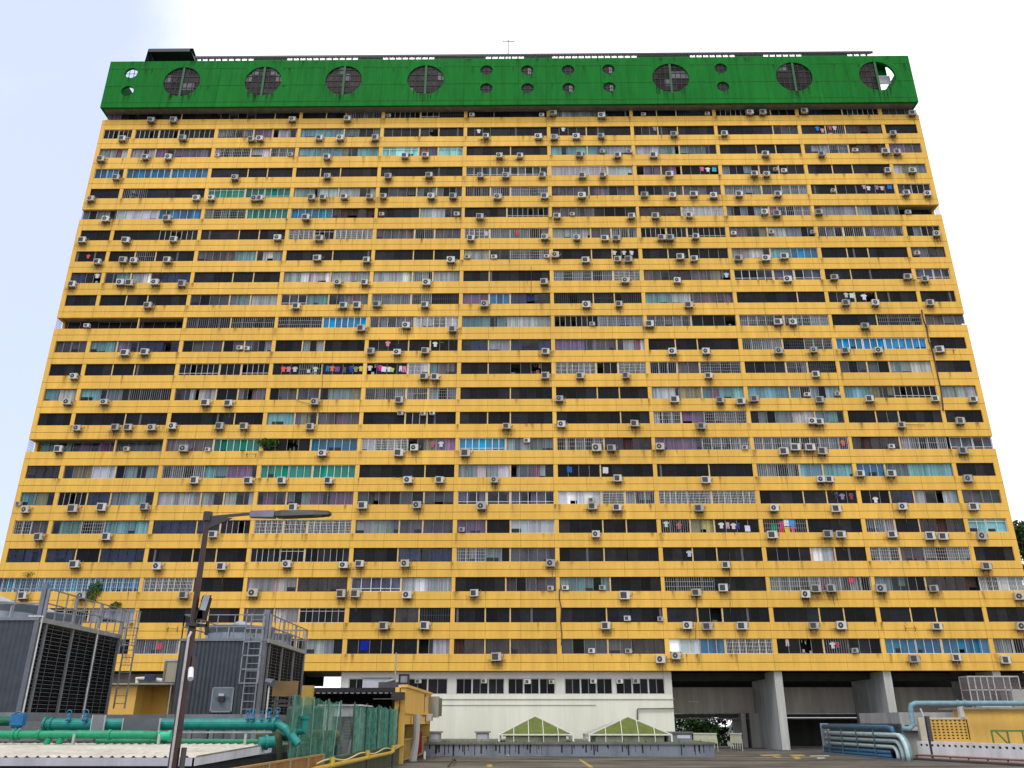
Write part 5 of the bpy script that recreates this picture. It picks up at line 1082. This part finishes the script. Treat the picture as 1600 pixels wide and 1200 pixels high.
# numeral on the yellow side
nb = MB(); y0 = 64.6; zc = (zl + zs) / 2 - .15; c_ = (.2, .12, .07)
nb.box(Xs + .005, Xs + .03, y0, y0 + 1.0, zc - .75, zc + .75, c_); nb.box(Xs + .03, Xs + .04, y0 + .25, y0 + .8, zc - .6, zc + .55, (.6, .55, .45))
nb.build('wall_sign', PAINT, label='narrow framed sign on the yellow shed side', category='sign')
m = MB(); p = (Xs + .35, 57.5); m.tube([(p[0] - .2, p[1], 0), (p[0], p[1], 1.2), (p[0], p[1], zl - .15)], [.3, .2, .24], (.42, .42, .4), 9); m.build('wrapped_column', CLOTH, label='column wrapped in grey plastic sheet beside the shed railing', category='column')
m = MB(); a = (Xs + .1, 61.0)
pts = [(0, 1.55), (.35, 1.7), (1.5, 1.7), (1.75, 1.5), (1.85, .6), (1.5, .35), (-.3, .35), (-.35, .8)]
A_ = [(Xs + .12, 60.5 + u, z) for u, z in pts]; B_ = [(Xs + .2, 60.5 + u, z) for u, z in pts]; m.face(A_, (.22, .008, .03)); m.face(B_[::-1], (.22, .008, .03))
for i in range(len(pts)): m.face([A_[i], A_[(i + 1) % len(pts)], B_[(i + 1) % len(pts)], B_[i]], (.2, .008, .03))
m.build('hanging_cloth', CLOTH, label='dark red cloth draped over the shed railing', category='cloth')
m = MB(); m.box(Xs + .02, Xs + .4, 66.2, 67.4, zl - .55, zl - .05, (.62, .62, .58)); m.box(Xs + .4, Xs + .42, 66.4, 67.2, zl - .48, zl - .15, (.3, .3, .3)); m.build('air_conditioner', PAINT, label='white air conditioner box under the yellow shed fascia', category='air conditioner')
m = MB(); m.box(Xs + .02, Xs + .75, 67.8, 68.6, zl - .3, zl + 1.2, (.3, .29, .24)); m.box(Xs + .05, Xs + .9, 68.6, 69.2, zl - .2, zl + 1.1, (.2, .19, .17)); m.build('wall_cabinet', CONC, label='grey weathered cabinet on the far end of shed wall', category='cabinet')
m = MB(); m.box(Xs - .75, Xs + .02, Yn2 - .75, Yn2 - .2, at(625, 1094, Yn2).z, at(625, 1082, Yn2).z, (.045, .035, .04)); m.build('speaker_box', METAL, label='dark box mounted at the shed front corner under roof', category='box')
m = MB(); q = at(676, 1179, 66); m.tube([(Xs + .6, 60.5, 0), (Xs + .6, 60.5, .42)], .09, (.65, .65, .6), 10); m.tube([(Xs + .6, 60.5, .42), (Xs + .6, 60.5, .5)], .06, (.6, .6, .55), 8); m.build('white_bollard', PAINT, label='tiny white bollard on the deck below the red cloth', category='bollard')
a = at(567, 1059, 57); b = at(606, 1073, 57); m = MB(); m.box(a.x, b.x, 57, 59, zs, a.z, (.5, .5, .55)); m.box(a.x - .1, b.x + .1, 56.9, 59.1, a.z, a.z + .1, (.3, .3, .28)); m.build('roof_tank', PAINT, label='long pale tank on the dark shed roof', category='tank')
m = MB(); m.tube([(at(617, 1065, 56).x, 56, zs), (at(617, 1065, 56).x, 56, at(620, 1020, 56).z)], .05, (.4, .38, .34), 6); m.build('antenna_mast', METAL, label='thin upright mast on the shed roof by the floodlight', category='mast')
f2 = thing('floodlight', 'black floodlight standing on the shed roof corner', 'floodlight', (at(632, 1065, 55).x, 55, zs)); p = at(632, 1064, 55)
m = MB(); m.box(p.x - .35, p.x + .3, 54.8, 55.1, p.z - .22, p.z + .4, (.02, .02, .022)); P(m, 'housing', METAL, f2); m = MB(); m.box(p.x - .22, p.x + .2, 54.78, 54.8, p.z - .1, p.z + .28, (.2, .22, .25)); P(m, 'glass', GLOSS, f2); m = MB(); m.bar((p.x, 55, zs), (p.x, 55, p.z - .2), .1, (.03, .03, .03)); m.box(p.x - 1.6, p.x - .4, 54.9, 55.3, zs, zs + .35, (.08, .08, .08)); P(m, 'stand', METAL, f2)
for n_, (px, lb) in enumerate(((607, 'left small dark fitting on the shed roof'),)):
    p = at(px, 1068, 55.5); m = MB(); m.box(p.x - .5, p.x + .6, 55.4, 55.7, zs, zs + .3, (.1, .1, .1)); m.tube([(p.x - .4, 55.5, zs + .3), (p.x + .4, 55.5, zs + .5)], .13, (.2, .2, .2), 8); m.build('roof_lamp', METAL, label=lb, category='lamp')
# brown board on a post and yellow panel
b1 = thing('brown_board', 'plain brown board raised behind the green netting', 'board', (at(445, 1080, 31).x, 31, 1.5)); a = at(427, 1064, 31); b = at(464, 1088, 31)
m = MB(); m.box(a.x, b.x, 31, 31.08, b.z, a.z, (.17, .1, .035)); P(m, 'panel', METAL, b1)
m = MB()
for px in (430, 458): p = at(px, 1090, 31.1); m.bar((p.x, 31.15, 1.2), (p.x, 31.15, b.z + .2), .06, (.1, .09, .08))
for z in (b.z - .15, b.z - .3): m.bar((a.x, 31.15, z), (b.x, 31.15, z), .07, (.07, .06, .05))
P(m, 'stand', METAL, b1)
m = MB(); p = at(421, 1070, 30.5); m.bar((p.x, 30.5, 1.2), (p.x, 30.5, p.z - .05), .05, (.5, .5, .5)); m.tube([(p.x - .12, 30.5, p.z + .12), (p.x + .16, 30.4, p.z + .05)], [.1, .13], (.13, .14, .16), 8); m.build('spot_lamp', METAL, label='small grey lamp on a thin white post near the brown board', category='lamp')
a = at(468, 1071, 50); b = at(489, 1081, 50); m = MB(); m.box(a.x, b.x, 50, 50.3, zs - 1.5, a.z, (.42, .27, .05)); m.build('sign_board', PAINT, label='small yellow panel left of the dark shed roof', category='panel')
# mossy pipes behind the netting
MO = (.12, .14, .07); Y = 30.5
c1, c2 = at(418, 1148, Y), at(525, 1147, 36); m = MB(); m.tube([at(408, 1148, Y + .3), (c1.x, Y, c1.z), (c2.x, 36, c2.z - .05)], .2, MO, 14); m.build('mossy_pipe', CONC, label='thick moss stained pipe running behind the netting', category='pipe', group='mossy pipes')
for n_, px in enumerate((413, 430)):
    p = at(px + 4, 1148, Y - .2); m = MB(); m.tube([(p.x + .25, Y - .1, p.z + .02), (p.x + .05, Y - .15, p.z), (p.x, Y - .2, p.z - .15), (p.x - .0, Y - .2, 0)], .19, (.07, .09, .055), 14); m.build('mossy_pipe', CONC, label=f'{("left", "right")[n_]} upright elbow of the dark mossy downpipes', category='pipe', group='mossy pipes')
Y = 41; a = at(497, 1103, Y); b = at(548, 1160, Y); m = MB(); m.box(a.x, b.x, Y, Y + 3, .2, a.z, (.5, .52, .52)); m.box(b.x - .9, b.x + .2, Y - .02, Y, .2, a.z - .45, (.1, .12, .12)); m.box(a.x, b.x + .4, Y - .1, Y + 3, a.z, a.z + .06, (.55, .56, .55)); m.build('white_hut', CONC, label='small white hut with dark opening seen behind the green netting', category='hut')
m = MB(); q = at(478, 1103, 36); m.tube([(q.x, 36, 1), (q.x, 36, q.z - .1), (q.x, 36, q.z)], [.75, .75, .6], (.06, .12, .09), 14); m.build('storage_tank', CONC, label='round dark green tank behind the netting', category='tank')
# green netting fence
def net_mat():
    m = bpy.data.materials.new('green_netting'); m.use_nodes = True; t = m.node_tree; b = t.nodes['Principled BSDF']; a = N('ShaderNodeAttribute', t, attribute_name='col'); t.links.new(a.outputs['Color'], b.inputs['Base Color']); b.inputs['Roughness'].default_value = .6; b.inputs['Specular IOR Level'].default_value = .2
    g = N('ShaderNodeNewGeometry', t); n = N('ShaderNodeTexNoise', t); n.inputs['Scale'].default_value = 2.0; n.inputs['Detail'].default_value = 5; mp = N('ShaderNodeMapping', t); mp.inputs['Scale'].default_value = (1, 1.5, .3); t.links.new(g.outputs['Position'], mp.inputs[0]); t.links.new(mp.outputs[0], n.inputs['Vector'])
    r = N('ShaderNodeMapRange', t); r.inputs['From Min'].default_value = .3; r.inputs['From Max'].default_value = .7; r.inputs['To Min'].default_value = .35; r.inputs['To Max'].default_value = .9; t.links.new(n.outputs['Fac'], r.inputs['Value']); t.links.new(r.outputs[0], b.inputs['Alpha']); return m
NET = net_mat(); Xn = -7.4
nf_ = thing('netting_fence', 'torn green netting fence on a low mossy kerb', 'fence', (Xn, 28.7, 1.05))
rng = random.Random(21)
def drape(y0, y1, zb, zt_a, zt_b, n, cov=1.0, cb=(.07, .27, .2)):
    m = MB(); nz = 8; P_ = []
    for i in range(n + 1):
        u = i / n; y = y0 + (y1 - y0) * u; off = .06 * math.sin(u * n * 1.1) + rng.uniform(-.04, .04); row = []
        for j in range(nz + 1):
            v = j / nz; row.append((Xn + off * (1 - .5 * v) + .03 * math.sin(j * 2.2 + i), y + .04 * math.sin(j * 1.3 + i * 2), zb + (zt_a + (zt_b - zt_a) * u + .05 * math.sin(i * 1.3) - zb) * v))
        P_.append(row)
    for i in range(n):
        c = jit(cb, .16, rng) if rng.random() > .06 else (.12, .28, .22)
        for j in range(nz): m.face([P_[i][j], P_[i + 1][j], P_[i + 1][j + 1], P_[i][j + 1]], c)
    P(m, 'net', NET, nf_)
drape(28.7, 36.2, 1.0, 3.1, 3.02, 22, cb=(.06, .21, .15)); drape(39.5, 53.8, 1.05, 3.0, 2.98, 46); drape(46, 53.9, 1.05, 3.05, 2.9, 18)
for y in (28.8, 31.5, 34, 36.3, 39.3, 42.5, 46, 50, 53.5):
    m = MB(); m.bar((Xn + .03, y, .5), (Xn + .03, y, 3.12), .06, (.08, .2, .16) if y < 37 else (.05, .1, .09)); P(m, 'post', METAL, nf_)
m = MB()
for i in range(4): y = 29.4 + i * 1.9; m.bar((Xn + .1, y, 1.0), (Xn + .1, y + rng.uniform(-.6, .9), 3.05), .022, (.22, .4, .33))
for i in range(5): y = 40 + i * 2.9; m.bar((Xn + .16, y, 1.1), (Xn + .16, y + rng.uniform(-.6, .6), 2.9), .022, (.16, .34, .28))
P(m, 'brace', METAL, nf_)
m = MB()
for i in range(14): y = 36.3 + i * .23; m.bar((Xn, y, 1.0), (Xn, y + 1.4 if y < 38 else 39.3, 2.4 if y < 38 else 1.8), .012, (.1, .12, .11)); m.bar((Xn, y, 3.0), (Xn, min(39.3, y + 1.4), 1.6), .012, (.1, .12, .11))
P(m, 'wire_mesh', METAL, nf_)
m = MB(); m.box(Xn - .25, Xn + .12, 28.6, 54, 0, 1.02, (.085, .1, .06)); P(m, 'kerb', CONC, nf_)
# orange board railing
rl = thing('board_railing', 'orange brown plank railing in the near left corner', 'railing', (-7.1, 20, 0))
m = MB(); Xr = -7.1; y = 17.0
while y < 32.4: m.box(Xr - .03, Xr + .02, y, y + .145, .0, 1.2, jit((.36, .17, .05), .2, rng)); y += .155
P(m, 'plank', METAL, rl)
m = MB(); m.box(Xr - .06, Xr + .06, 17, 32.5, 1.2, 1.25, (.45, .26, .08))
y = 18.5
while y < 32.6: m.bar((Xr + .05, y, 0), (Xr + .05, y, 1.22), .06, (.5, .42, .3)); y += 2.3
P(m, 'rail', METAL, rl)
# yellow pipe rail along the deck
m = MB(); Xy = -6.88; YP = (.62, .42, .06)
m.tube([(Xy, 30, .84), (Xy, 41, .81), (Xy, 48, .79), (Xy - .15, 49.5, 1.02), (Xy - .2, 54, 1.02)], .085, YP, 10)
for y in (33.0, 40.5, 48.5): m.tube([(Xy, y, .8), (Xy, y, 1.12)], .11, YP, 8); m.tube([(Xy, y, 0), (Xy, y, .8)], .05, (.08, .06, .05), 6)
m.build('yellow_gas_pipe', METAL, None, label='yellow pipe running along the mossy kerb toward the shed', category='pipe')
m = MB(); pts = [(Xy - .1, 31 + i * .6, .98 + .07 * math.sin(i * .55)) for i in range(36)]; m.tube(pts, .03, (.6, .52, .3), 6); m.build('loose_cord', CLOTH, label='pale loose cord sagging along the yellow pipe', category='cord')
